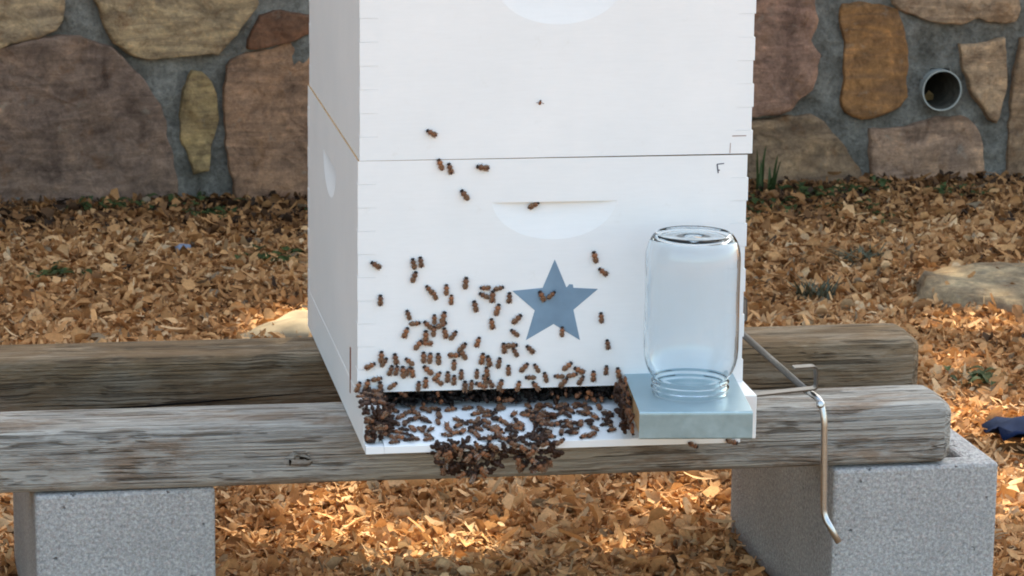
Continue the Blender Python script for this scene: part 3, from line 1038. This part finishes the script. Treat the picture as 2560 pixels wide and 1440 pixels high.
FRONT=[(0.0501,0.0634,18),(0.0529,0.0821,-18),(0.0597,0.0730,85),(0.0802,0.0767,2),(0.0894,0.0786,15),(0.0735,0.0709,-48),(0.0874,0.0706,60),(0.0916,0.0619,-12),(0.0794,0.0640,5),(0.0711,0.0590,5),(0.1001,0.0591,35),(0.0632,0.0499,35),(0.0728,0.0517,-85),(0.1095,0.0460,38),(0.1108,0.0383,-32),(0.1011,0.0381,88),(0.1259,0.0512,17),(0.1229,0.0897,-14),(0.1462,0.0853,20),(0.1408,0.0705,-6),(0.1651,0.0600,-48),(0.1670,0.0749,48),(0.1587,0.0978,5),(0.1476,0.1083,80),(0.1333,0.1091,-92),(0.1321,0.1010,-65),(0.1409,0.0995,0),(0.1126,0.1147,6),(0.0925,0.1079,4),(0.0977,0.0972,6),(0.0749,0.1084,-38),(0.0800,0.1027,-25),(0.0586,0.1223,16),(0.0581,0.1363,-12),(0.0656,0.1378,-6),(0.0247,0.0381,4),(0.0276,0.0324,30),(0.0398,0.0355,-14),(0.0545,0.0321,-52),(0.0691,0.0364,2),(0.0759,0.0354,4),(0.0847,0.0343,0),(0.1012,0.0274,4),(0.1307,0.0334,8),(0.1379,0.0306,-14),(0.1485,0.0282,14),(0.1588,0.0201,0),(0.1538,0.0440,-8),(0.1614,0.0468,88),(0.1658,0.0393,-32),(0.1818,0.0419,-42),(0.0130,0.0290,65),(0.0344,0.0233,16),(0.0407,0.0231,10),(0.0478,0.0212,-5),(0.0528,0.0219,25),(0.0575,0.0204,-8),(0.0739,0.0226,-50),(0.0202,0.0147,76),(0.0365,0.0069,55),(0.0005,0.0067,22),(0.0097,0.0085,16),(0.0240,0.0055,-4),(0.0639,0.0057,2),(0.0714,0.0093,5),(0.0832,0.0158,40),(0.0853,0.0098,-50),(0.0946,0.0147,4),(0.1013,0.0110,2),(0.1089,0.0168,-2),(0.1128,0.0038,0),(0.1254,0.0172,6),(0.1359,0.0186,-4),(0.1339,0.0109,-15),(0.1399,0.0069,-30),(0.1301,0.0050,-65),(0.1196,0.0053,10),(0.1753,0.0227,42),(0.1889,0.0214,-28),(0.1823,0.0117,-88),(0.1984,0.0112,-14),(0.2213,0.0227,52),(0.2342,0.0180,-62),(0.2129,0.0121,-88),(0.2266,0.0130,80),(0.2173,0.0051,38),(0.2361,0.0071,36),(0.2493,0.0111,2),(0.2629,0.0172,6),(0.2762,0.0138,-8),(0.1692,0.0026,15),(0.1884,0.0020,-40),(0.1501,0.0044,20)]
SINGLE=[(0.0759,0.2730,-60,'honey bee on the upper white box, highest of the dark bees'),
(0.0853,0.2400,-18,'honey bee straddling the seam between boxes, left of the close pair'),
(0.0953,0.2356,-12,'honey bee just below the box seam, right of the close pair'),
(0.1294,0.2363,-82,'honey bee lying level just below the seam between the boxes'),
(0.1109,0.2077,-38,'lone honey bee between the box seam and the hand hold'),
(0.1839,0.1949,64,'honey bee sitting on the upper edge of the front hand hold'),
(0.0189,0.1359,-56,'lone honey bee by the left edge of the lower box, uppermost there'),
(0.0236,0.0986,2,'lone upright honey bee low on the left edge of the lower box front'),
(0.1933,0.0987,-25,'honey bee near the centre of the blue star, left of its pair'),
(0.2031,0.0997,45,'honey bee near the centre of the blue star, right of its pair'),
(0.2152,0.0599,2,'honey bee crossing the lower right arm of the blue star'),
(0.2487,0.1392,-18,'honey bee between star and jar, upper of the two near the star tip'),
(0.2579,0.1232,-52,'honey bee between star and jar, lower of the two near the star tip'),
(0.2567,0.0739,-6,'lone upright honey bee between the right star arm and the jar'),
(0.2641,0.0448,-6,'lone honey bee right below the star, left of the jar shoulder')]
def face_bee(x, z, a, label, group=None, **kw):
    a = R(a + rb.uniform(-4, 4))
    return bee((x, -.0003, z), (math.sin(a), rb.uniform(-.08, .02), math.cos(a)), (0, -1, 0), label, group, **kw)
for x, z, a, lab in SINGLE:
    if 'hand hold' in lab and 'edge' in lab:
        o = face_bee(x, z, a, lab); o.location.y = .004
    else:
        face_bee(x, z, a, lab)
bee((.1883, -.0012, .3034), (.1, -.5, .9), (0, -1, .2), 'tiny pale winged insect alone in the middle of the upper box', None, .55, WOPEN)
ORD = ['first', 'second', 'third', 'fourth', 'fifth', 'sixth', 'seventh', 'eighth', 'ninth', 'tenth', 'eleventh', 'twelfth', 'thirteenth', 'fourteenth', 'fifteenth',
       'sixteenth', 'seventeenth', 'eighteenth', 'nineteenth', 'twentieth', 'twenty-first', 'twenty-second', 'twenty-third', 'twenty-fourth', 'twenty-fifth']
BANDS = [(.116, .2, 'left of the star, level with its upper tip', 'bees level with the star tip'),
         (.090, .116, 'left of the star, level with its side arms', 'bees level with the star arms'),
         (.066, .090, 'left of the star, level with its lower half', 'bees level with the lower half of the star'),
         (.045, .066, 'in the row level with the lowest star tips', 'bees level with the lowest star tips'),
         (.0295, .045, 'in the row just below the star', 'bees in the row below the star'),
         (.0145, .0295, 'in the second row above the entrance', 'bees in the second row above the entrance'),
         (-.01, .0145, 'in the row right along the entrance edge', 'bees along the entrance edge')]
for lo, hi, where, grp in BANDS:
    row = sorted([(b[0], b[1], b[2], 1) for b in FRONT if lo <= b[1] < hi] + [(b[0], b[1], b[2], 0) for b in SINGLE if lo <= b[1] < hi and not (lo >= .066 and b[0] > .175)])
    for k, (x, z, a, own) in enumerate(row):
        if not own: continue
        face_bee(x, z, a, 'honey bee %s from left %s' % (ORD[k], where), grp)

# bees walking on the floor in front of and inside the entrance
def spaced(n, gen, dmin, tries=6000):
    out = []
    for _ in range(tries):
        if len(out) >= n: break
        p = gen()
        if p is None: continue
        if all((p[0] - q[0]) ** 2 + (p[1] - q[1]) ** 2 + (p[2] - q[2]) ** 2 > dmin * dmin for q in out):
            out.append(p)
    return out
def floor_gen():
    x, y = rb.uniform(.024, .262), rb.uniform(-.070, .003)
    dens = .6
    if y > -.012: dens = .9
    elif x < .125: dens = .65
    if x > .225 and y < -.05: dens = .2
    return (x, y, fz(y)) if rb.random() < dens else None
for x, y, z in spaced(96, floor_gen, .0072):
    a = rb.uniform(0, 2 * math.pi)
    bee((x, y, z + .0002), (math.sin(a), math.cos(a), math.cos(a) * .24), (0, -.24, 1), 'honey bee walking on the white floor of the entrance', 'bees on the entrance floor')
# second layer piled at the front lip
for cx, cy, n in ((.140, -.062, 6), (.186, -.048, 9)):
    for k in range(n):
        a = rb.uniform(0, 2 * math.pi)
        yy = max(-.073, min(-.01, cy + rb.gauss(0, .015)))
        bee((cx + rb.gauss(0, .0065), yy, fz(yy) + rb.uniform(.003, .008)), (math.sin(a), math.cos(a), rb.uniform(-.5, .4)),
            (rb.uniform(-.4, .4), rb.uniform(-.5, .2), 1), 'honey bee in the dark heap on the front lip of the floor', 'bees heaped on the front lip')
# beard hanging under the front edge of the floor
def beard_gen():
    if rb.random() < .62:
        x, y, z = rb.uniform(.066, .148), rb.uniform(-.078, -.054), rb.uniform(-.077, -.038)
        if z < -.0475 - .029 * math.sqrt(max(0, 1 - ((x - .108) / .042) ** 2)): return None
    else:
        x, y, z = rb.uniform(.150, .205), rb.uniform(-.079, -.055), rb.uniform(-.072, -.037)
        if z < -.044 - .027 * math.sqrt(max(0, 1 - ((x - .174) / .03) ** 2)): return None
    return (x, -.0745 - rb.uniform(0, .004), z) if z > -.049 else (x, y, z)
for p in spaced(44, beard_gen, .0060):
    a = rb.uniform(-1.2, 1.2)
    bee(p, (math.sin(a), rb.uniform(-.4, .4), math.cos(a)), (rb.uniform(-.5, .5), -1, rb.uniform(-.3, .4)), 'honey bee in the beard hanging under the front edge of the floor', 'bees hanging under the floor edge')
# heap on the left rail end
def rail_gen():
    x = rb.uniform(-.001, .030)
    s = rb.random()
    if s < .45: return (min(x, .019), rb.uniform(-.054, -.004), .0002 + rb.uniform(0, .003))       # on the rail top
    if s < .80: return (min(x, .020), -.0565 - rb.uniform(0, .004), rb.uniform(-.038, -.002))       # on its front end
    return (.0200 + rb.uniform(0, .006), rb.uniform(-.05, 0), rb.uniform(-.020, -.002))             # on its inner face
for x, y, z in spaced(24, rail_gen, .0060):
    a = rb.uniform(0, 2 * math.pi)
    if z >= .0001: up, f = (0, 0, 1), (math.sin(a), math.cos(a), 0)
    elif y < -.056: up, f = (0, -1, 0), (math.sin(a), 0, math.cos(a))
    else: up, f = (1, -.2, 0), (0, math.sin(a), math.cos(a))
    bee((x, y, z), f, up, 'honey bee in the heap covering the left rail of the entrance', 'bees heaped on the left rail')
# bees coating the wooden end of the feeder
fm4 = Matrix.Translation((.3408, 0, 0)) @ Matrix.Rotation(R(-5.8), 4, 'Z')
def feeder_gen():
    y = rb.uniform(-.128, .0)
    zlo = fz(y) + .001 if y > -.07 else -.0165
    q = fm4 @ Vector((-hw - .0003 - rb.uniform(0, .004), y, rb.uniform(zlo, FT + .002)))
    return tuple(q)
for p in spaced(26, feeder_gen, .0062):
    a = rb.uniform(0, 2 * math.pi)
    bee(p, (rb.uniform(-.15, .15), math.sin(a), math.cos(a)), (-1, -.15, .1), 'honey bee clinging to the bare wooden end of the feeder', 'bees on the feeder end')
# two bees under the feeder front, one stepping over the lip
bee((.342, -.0735, -.0470), (.85, 0, -.45), (0, -1, 0), 'honey bee hanging from the floor edge under the middle of the feeder')
bee((.383, -.0735, -.0445), (.9, 0, -.3), (0, -1, 0), 'honey bee hanging from the floor edge under the right of the feeder')

# the mass of bees packed deeper in the entrance reads as one dark crowd
V0 = np.array([v.co[:] for v in BODY[0].vertices])
F0 = [tuple(p.vertices) for p in BODY[0].polygons]
VV, FF = [], []
for k in range(612):
    flat = False
    if k < 250:                                    # in the slot
        x, y, z = rb.uniform(.022, .275), rb.uniform(.004, .055), rb.uniform(FI + .002, -.002)
    elif k < 400:                                  # heart of the beard
        p_ = None
        while p_ is None: p_ = beard_gen()
        x, y, z = p_[0], p_[1] + .004, p_[2] + .001
    elif k < 414:                                  # under the piles on the lip
        y = max(-.071, min(-.012, rb.gauss(-.058, .012))); x = rb.choice((.140, .186)) + rb.gauss(0, .005); z = fz(y) + .002
    elif k < 510:                                  # on the left rail
        x, y, z = rb.uniform(0, .030), rb.uniform(-.058, -.004), rb.uniform(-.002, .003)
        if k % 2 or x > .02: y, z = -.057 - rb.uniform(0, .003) + (x > .02) * rb.uniform(0, .05), rb.uniform(-.036, -.002)
        if x > .02: z = max(z, fz(y) + .002)
    elif k >= 560:                                 # spread over the landing
        x, y = rb.uniform(.024, .262), rb.uniform(-.068, .0); z = fz(y) + .0002; flat = True
        if x > .225 and y < -.05: y += .03; z = fz(y) + .0002
    else:                                          # between the feeder end and the slot
        y = rb.uniform(-.09, .0); q = fm4 @ Vector((-hw - .002 - rb.uniform(0, .006), y, 0)); x, y = q.x, q.y; z = rb.uniform(max(fz(y), -.03) + .001, .004)
    m = Euler((.22 if flat else rb.uniform(0, 6), rb.uniform(-.1, .1) if flat else rb.uniform(0, 6), rb.uniform(0, 6))).to_matrix()
    b = len(VV)
    VV += [tuple(m @ Vector(v) + Vector((x, y, z))) for v in V0]
    FF += [tuple(i + b for i in f) for f in F0]
crowd = mesh_obj('bee_crowd', VV, FF, M['bee'], smooth=True)
tag(crowd, 'dense dark crowd of bees packed in and around the hive entrance', 'bees', kind='stuff')

# ------------------------------------------------------------------ loose stones, weeds and scraps on the ground
def slab(name, label, pts, z0, z1, mat, seed, cat='stone'):
    n = len(pts)
    cx = sum(p[0] for p in pts) / n; cy = sum(p[1] for p in pts) / n
    ring = []
    for i in range(n):
        a, b = Vector(pts[i]), Vector(pts[(i + 1) % n])
        for j in range(9): ring.append(a.lerp(b, j / 9))
    N = len(ring)
    ring = [(ring[i - 1] + ring[i] * 2 + ring[(i + 1) % N]) / 4 for i in range(N)]
    V, F = [], []
    for s, h in ((1.0, -.04), (1.0, .35), (.97, .75), (.90, .96), (.7, 1.0), (.4, 1.02), (.1, 1.0)):
        for p in ring:
            q = (p - Vector((cx, cy))) * s
            nv = Vector((q.x * 14 + seed, q.y * 14, h * 2 + seed))
            d = noise.noise(nv) * .010 + noise.noise(nv * 3.3) * .004
            V.append((q.x + d, q.y + noise.noise(nv * 1.7) * .008, z0 + (z1 - z0) * h + ((noise.noise(nv * .6) * .016 + noise.noise(nv * 2.2) * .007) if h > .3 else 0)))
    for i in range(6):
        for k in range(N):
            F.append((i * N + k, i * N + (k + 1) % N, (i + 1) * N + (k + 1) % N, (i + 1) * N + k))
    F.append(tuple(6 * N + k for k in range(N)))
    o = mesh_obj(name, V, F, mat, smooth=True)
    o.location = (cx, cy, 0)
    return tag(o, label, cat)
slab('rock', 'flat tan rock lying in the leaves at the right edge', [(1.10, 1.66), (1.17, 1.56), (1.31, 1.48), (1.48, 1.50), (1.55, 1.70), (1.40, 1.84), (1.24, 1.86), (1.13, 1.78)], GZ - .03, GZ + .034, M['stone'], 3).color = (.62, .50, .34, 1)
slab('rock', 'smooth pale stone behind the rear timber, left of the hive', [(-.02, 1.50), (.10, 1.48), (.22, 1.50), (.26, 1.59), (.20, 1.645), (.12, 1.61), (.04, 1.545)], GZ - .02, GZ + .026, M['slab'], 8)
slab('stone_chip', 'small slate blue stone chip among leaves left of the hive', [(-.060, 2.13), (-.040, 2.125), (-.030, 2.145), (-.045, 2.165), (-.060, 2.15)], GZ, GZ + .022, M['chip'], 5)

# scrap of dark blue tarp
V, F = [], []
for j in range(9):
    for i in range(14):
        x, y = .950 + .022 * i, .735 + .012 * j + .006 * math.sin(i * .9)
        V.append((x, y, GZ + .030 + .009 * math.sin(i * 1.1 + j * .7) + .010 * noise.noise(Vector((i * .7, j * .8, 2)))))
for j in range(8):
    for i in range(13):
        F.append((j * 14 + i, j * 14 + i + 1, (j + 1) * 14 + i + 1, (j + 1) * 14 + i))
o = mesh_obj('tarp_scrap', V, F, M['tarp'], smooth=True)
md = o.modifiers.new('thick', 'SOLIDIFY'); md.thickness = .0015
tag(o, 'crumpled dark blue tarp half buried in leaves by the right block', 'tarp')

def weed(name, label, x, y, n, hgt, wid, spread, mat, seed, cat='weed', blade=True):
    r = random.Random(seed)
    t = thing(name, label, cat, (x, y, gh(x, y)))
    V, F = [], []
    if not blade: n = int(n * 1.8)
    for k in range(n):
        a = r.uniform(0, 2 * math.pi)
        h = hgt * r.uniform(.4, 1.1) * (1.3 if blade else .9); s = (spread * .5 if blade else .030) * r.uniform(.3, 1.1); w = wid * r.uniform(.5, 1.1)
        q = spread * r.random() ** .6 * (.35 if blade else .9); qa = r.uniform(0, 2 * math.pi)
        bx, by = q * math.cos(qa), q * math.sin(qa)
        dx, dy = math.cos(a), math.sin(a)
        b = len(V)
        z0 = .010 if blade else .010 + h * .5
        for i in range(5):
            f = i / 4
            px, py = bx + dx * s * f ** 1.2, by + dy * s * f ** 1.2
            pz = z0 + (h * (f - .25 * f * f) if blade else h * .7 * (f - 1.1 * f * f))
            ww = w * ((1 - f) ** .6 + .02 if blade else math.sin(math.pi * (.08 + .90 * f)))
            V += [(px - dy * ww, py + dx * ww, pz + .25 * ww), (px, py, pz - .1 * ww), (px + dy * ww, py - dx * ww, pz + .25 * ww)]
        for i in range(4):
            c = b + i * 3
            F += [(c, c + 1, c + 4, c + 3), (c + 1, c + 2, c + 5, c + 4)]
    mesh_obj('foliage', V, F, mat, t, smooth=True)
    return t
W_ = M['weed']
weed('grass_tuft', 'tall green grass blades at the wall foot just right of hive', 1.10, 2.66, 11, .10, .006, .05, W_, 1, 'grass')
weed('weed', 'low dark green weed by the wall right of the grass blades', 1.17, 2.60, 22, .035, .011, .075, W_, 2, blade=False)
weed('weed', 'green weed against the wall left of the lowest tan stone', 1.29, 2.64, 16, .05, .009, .06, W_, 3, blade=False)
weed('weed', 'bright green leafy weed near the wall left of hive', .035, 2.46, 14, .03, .014, .05, W_, 4, blade=False)
weed('weed', 'small green weed beside the left hive edge, mid distance', .095, 2.07, 12, .025, .013, .06, W_, 5, blade=False)
weed('weed', 'thin green weed at the wall foot far left', -.17, 2.60, 14, .04, .007, .07, W_, 6, blade=False)
weed('twig_clump', 'dark clump of dead sprigs right of hive behind the rear timber', .945, 1.70, 60, .04, .003, .09, M['moss'], 7, 'twigs')
weed('twig_clump', 'grey green lichen sprigs lying left of the flat rock', 1.085, 1.92, 60, .025, .003, .12, M['moss'], 8, 'twigs')
weed('weed', 'green weed growing right of the timber ends', 1.03, 1.10, 16, .035, .008, .06, W_, 9, blade=False)
weed('weed', 'green sprig in the leaves right of hive below the wall', .93, 2.28, 12, .035, .010, .06, W_, 10, blade=False)
weed('weed', 'dim green weed touching the wall left beside the hive', .24, 2.52, 12, .03, .010, .05, W_, 12, blade=False)

weed('weed', 'mossy dark green patch right of hive, nearest the grass blades', 1.03, 2.42, 26, .03, .009, .10, W_, 14, blade=False)
weed('weed', 'spread of low weeds midway between drain pipe and hive', 1.20, 2.36, 20, .03, .009, .12, W_, 15, blade=False)
weed('weed', 'low weed right below the drain pipe', 1.47, 2.62, 16, .03, .009, .08, W_, 16, blade=False)
weed('weed', 'small olive weed in the leaves at the far left', -.26, 1.95, 12, .03, .007, .05, W_, 17, blade=False)
weed('weed', 'low weed along the wall foot between the left stones', -.03, 2.62, 20, .03, .008, .12, W_, 18, blade=False)

# ------------------------------------------------------------------ dry leaves and wood shavings
GX, GY, GS = -2.4, -2.0, .04
gxn, gyn = 145, 130
GRID = np.array([[gh(GX + i * GS, GY + j * GS) for i in range(gxn)] for j in range(gyn)])
PATCH = np.array([[noise.noise(Vector(((GX + i * GS) * 2.6, (GY + j * GS) * 2.6, 17.0))) + .5 * noise.noise(Vector(((GX + i * GS) * 8, (GY + j * GS) * 8, 27.0))) for i in range(gxn)] for j in range(gyn)])
def look(G, x, y):
    return G[np.clip(((y - GY) / GS).astype(int), 0, gyn - 1), np.clip(((x - GX) / GS).astype(int), 0, gxn - 1)]
def rot_all(tilt, roll, yaw, P):
    """P (n,k,3) turned by roll about y, tilt about x, yaw about z"""
    c_, s_ = np.cos(roll)[:, None], np.sin(roll)[:, None]
    x, y, z = P[..., 0] * c_ + P[..., 2] * s_, P[..., 1], -P[..., 0] * s_ + P[..., 2] * c_
    c_, s_ = np.cos(tilt)[:, None], np.sin(tilt)[:, None]
    y, z = y * c_ - z * s_, y * s_ + z * c_
    c_, s_ = np.cos(yaw)[:, None], np.sin(yaw)[:, None]
    return np.stack([x * c_ - y * s_, x * s_ + y * c_, z], -1)
def litter(n, seed, xr, yr, keep, size, zspread):
    g = np.random.default_rng(seed)
    x = g.uniform(*xr, n * 4); y = g.uniform(*yr, n * 4)
    k = keep(x, y)
    x, y = x[k][:n], y[k][:n]
    n = len(x)
    s = size * g.lognormal(0, .42, n)
    big = g.random(n) < .05
    s[big] *= 1.5
    s = np.minimum(s, .030)
    tilt, roll, yaw = g.normal(0, .45, n), g.normal(0, .55, n), g.uniform(0, 2 * np.pi, n)
    z = look(GRID, x, y) + .002 + np.abs(g.normal(0, zspread, n)) + .3 * s * np.abs(np.sin(tilt))
    O = np.stack([x, y, z], -1)[:, None, :]
    pt = look(PATCH, x, y)
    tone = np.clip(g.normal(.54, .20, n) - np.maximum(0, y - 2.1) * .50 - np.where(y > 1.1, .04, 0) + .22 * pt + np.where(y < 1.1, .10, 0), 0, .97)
    tone[g.random(n) < .02] = 1.0
    shav = g.random(n) < np.where(y < 1.1, .72, .55)
    Vs, Fs, Ts, base = [], [], [], 0
    # curled shavings and splinters: strips of three quads
    m = np.where(shav)[0]
    L = s[m] * g.uniform(.8, 2.0, len(m)); w = s[m] * g.uniform(.10, .42, len(m)); cur = g.normal(0, 1.3, len(m)); tw = g.normal(0, .5, len(m))
    P = np.zeros((len(m), 8, 3))
    for i in range(4):
        u = i / 3 - .5
        ang = cur * u
        r_ = np.where(np.abs(cur) < .05, .05, cur)
        px = L * np.sin(ang) / r_
        pz = L * (1 - np.cos(ang)) / r_
        ww = w * (.5 if i in (0, 3) else 1.0) * g.uniform(.7, 1.2, len(m))
        ta = tw * u
        P[:, 2 * i, :] = np.stack([px, -ww / 2 * np.cos(ta), pz - ww / 2 * np.sin(ta)], -1)
        P[:, 2 * i + 1, :] = np.stack([px, ww / 2 * np.cos(ta), pz + ww / 2 * np.sin(ta)], -1)
    Vs.append((rot_all(tilt[m], roll[m], yaw[m], P) + O[m]).reshape(-1, 3))
    b0 = base + np.arange(len(m))[:, None, None] * 8
    Fs.append((b0 + np.array([[0, 1, 3, 2], [2, 3, 5, 4], [4, 5, 7, 6]])[None]).reshape(-1, 4))
    Ts.append(np.repeat(tone[m], 8)); base += len(m) * 8
    # cupped bits of leaf and bark folded along the middle
    m = np.where(~shav)[0]
    L = s[m] * g.uniform(.7, 1.25, len(m)); w = s[m] * g.uniform(.4, .85, len(m)); cup = g.normal(.14, .22, len(m)) * s[m]; f2 = g.normal(0, .18, len(m)) * s[m]
    j_ = g.uniform(.6, 1.25, (len(m), 4))
    zr = np.zeros(len(m))
    P = np.stack([np.stack([-L / 2, zr, f2], -1), np.stack([-L * .22 * j_[:, 0], -w / 2 * j_[:, 1], cup], -1), np.stack([L * .25 * j_[:, 1], -w / 2 * j_[:, 2], cup * .8], -1),
                  np.stack([L / 2, zr, f2 * .6], -1), np.stack([L * .2 * j_[:, 2], w / 2 * j_[:, 3], cup], -1), np.stack([-L * .25 * j_[:, 3], w / 2 * j_[:, 0], cup * .9], -1)], 1)
    Vs.append((rot_all(tilt[m], roll[m], yaw[m], P) + O[m]).reshape(-1, 3))
    b0 = base + np.arange(len(m))[:, None, None] * 6
    Fs.append((b0 + np.array([[0, 1, 2, 3], [0, 3, 4, 5]])[None]).reshape(-1, 4))
    Ts.append(np.repeat(tone[m], 6)); base += len(m) * 6
    return np.concatenate(Vs), np.concatenate(Fs), np.concatenate(Ts)
def in_stand(x, y):
    return ((-.36 < x) & (x < -.14) & (.05 < y) & (y < .47)) | ((.505 < x) & (x < .725) & (.05 < y) & (y < .47)) | ((.955 < x) & (x < 1.25) & (.725 < y) & (y < .835))
def view_keep(x, y):
    return ~in_stand(x, y) & (y < WALL_Y + WALL_S * x - .012) & ((-.55 - .12 * np.maximum(0, y - .3)) < x) & (x < (1.05 + .33 * np.maximum(0, y)))
def rest_keep(x, y):
    return ~in_stand(x, y) & (y < WALL_Y + WALL_S * x - .012) & ~view_keep(x, y)
def make_litter(name, label, *a):
    Vs, Fs, tone = litter(*a)
    me = bpy.data.meshes.new(name)
    me.vertices.add(len(Vs)); me.vertices.foreach_set('co', Vs.astype(np.float32).ravel())
    me.loops.add(Fs.size); me.loops.foreach_set('vertex_index', Fs.astype(np.int32).ravel())
    me.polygons.add(len(Fs)); me.polygons.foreach_set('loop_start', (np.arange(len(Fs)) * 4).astype(np.int32))
    me.polygons.foreach_set('use_smooth', np.ones(len(Fs), bool))
    me.update(calc_edges=True); me.validate()
    me.materials.append(M['litter'])
    at = me.attributes.new('tone', 'FLOAT', 'POINT')
    at.data.foreach_set('value', tone.astype(np.float32))
    o = link(bpy.data.objects.new(name, me))
    tag(o, label, 'leaf litter', kind='stuff')
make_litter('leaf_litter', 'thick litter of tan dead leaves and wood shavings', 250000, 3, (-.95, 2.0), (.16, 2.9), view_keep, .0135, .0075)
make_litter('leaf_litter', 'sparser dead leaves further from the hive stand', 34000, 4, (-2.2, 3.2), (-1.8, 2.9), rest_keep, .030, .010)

# ------------------------------------------------------------------ shade tree behind the wall (gives the dappled shade)
tree = thing('shade_tree', 'broad leafy tree behind the wall shading the hive', 'tree', (2.6, 5.6, GZ))
rt_ = np.random.default_rng(21)
def limb(pts, r0, r1, n=10):
    V, F = [], []
    m = len(pts)
    for i, p in enumerate(pts):
        p = Vector(p)
        d = (Vector(pts[min(i + 1, m - 1)]) - Vector(pts[max(i - 1, 0)])).normalized()
        u = d.orthogonal().normalized(); s = d.cross(u)
        r = r0 + (r1 - r0) * i / (m - 1)
        for k in range(n):
            a = 2 * math.pi * k / n
            V.append(p + (u * math.cos(a) + s * math.sin(a)) * r * (1 + .08 * math.sin(3 * a + i)))
    F = [(i * n + k, i * n + (k + 1) % n, (i + 1) * n + (k + 1) % n, (i + 1) * n + k) for i in range(m - 1) for k in range(n)]
    return V, F
V, F = limb([(0, 0, -.1), (.05, .02, .8), (0, -.05, 1.8), (-.1, -.15, 2.8), (-.2, -.3, 3.8)], .24, .15, 14)
mesh_obj('trunk', V, F, M['bark'], tree, smooth=True)
for e in ((-2.6, -2.4, 5.6), (-1.2, -2.8, 6.0), (.8, -1.8, 6.2), (-2.4, .2, 6.3), (.9, .8, 6.4)):
    s = Vector((-.2, -.3, 3.7)); e = Vector(e)
    mid = s.lerp(e, .5) + Vector((0, 0, .35))
    V, F = limb([s, s.lerp(mid, .5) + Vector((0, 0, .1)), mid, mid.lerp(e, .6), e], .11, .025, 8)
    mesh_obj('limb', V, F, M['bark'], tree, smooth=True)
# hedge added out of view on the left to block sky light, with a solid core
hedge = thing('sky_block_hedge', 'added unseen hedge blocking sky light from the left', 'hedge', (-3.4, 2.0, GZ))
bm_obj('hedge_core', box_bm(-.35, .35, -3.0, 3.4, 0, 3.3, .1, 2), M['bark'], hedge)
hN = 16000
hp = rt_.uniform((-.55, -3.2, 0), (.55, 3.6, 3.6), (hN, 3))
hp = hp[(np.abs(hp[:, 0]) > .33) | (hp[:, 2] > 3.25)]; hN = len(hp)
hA = rt_.normal(size=(hN, 3)); hA /= np.linalg.norm(hA, axis=1)[:, None]
hB = np.cross(hA, rt_.normal(size=(hN, 3))); hB /= np.linalg.norm(hB, axis=1)[:, None]
hA *= .09; hB *= .05
me = bpy.data.meshes.new('foliage')
me.from_pydata(np.stack([hp - hA, hp + hB, hp + hA, hp - hB], 1).reshape(-1, 3).tolist(), [], (np.arange(hN)[:, None] * 4 + np.arange(4)[None, :]).tolist())
me.update(); me.materials.append(M['weed'])
link(bpy.data.objects.new('foliage', me), hedge)
# leaves: spread through a flattened crown over the path of the sun
C0 = Vector((.55, 1.0, -.1)) + SUN_DIR * 6.6
gaps = [((.975, .915), .075), ((1.08, .86), .05), ((1.25, 1.78), .06), ((1.17, 1.47), .05), ((.06, .47), .05), ((.11, .40), .06), ((.10, 1.60), .085), ((.17, 1.61), .06), ((.89, .49), .05), ((1.33, 1.72), .04),
        ((.47, .56), .045), ((.22, .42), .04), ((.02, .62), .04), ((.35, .36), .035), ((.92, .61), .045), ((.33, .50), .03), ((1.05, 1.25), .03), ((-.36, .75), .03)]
gr = [(Vector((g[0][0], g[0][1], GZ + .02)), g[1]) for g in gaps]
N = 25000
P = rt_.normal(size=(N, 3)); P /= np.linalg.norm(P, axis=1)[:, None]
P *= rt_.random((N, 1)) ** (1 / 3)
P = P * np.array([3.1, 3.1, 1.25]) + np.array(C0)
S = np.array(SUN_DIR)
keep = np.ones(N, bool)
for c, r in gr:
    d = P - np.array(c)
    perp = np.linalg.norm(d - (d @ S)[:, None] * S, axis=1)
    keep &= perp > r + .035
P = P[keep]; N = len(P)
A = rt_.normal(size=(N, 3)); A /= np.linalg.norm(A, axis=1)[:, None]
B = np.cross(A, rt_.normal(size=(N, 3))); B /= np.linalg.norm(B, axis=1)[:, None]
s = rt_.uniform(.8, 1.25, (N, 1))
A *= .075 * s; B *= .042 * s
VV = np.stack([P - A, P + B, P + A, P - B], 1).reshape(-1, 3) - np.array(tree.location)
FF = (np.arange(N)[:, None] * 4 + np.arange(4)[None, :]).tolist()
me = bpy.data.meshes.new('crown')
me.from_pydata(VV.tolist(), [], FF); me.update(); me.materials.append(M['crown'])
link(bpy.data.objects.new('crown', me), tree)
print('bees', NB[0])
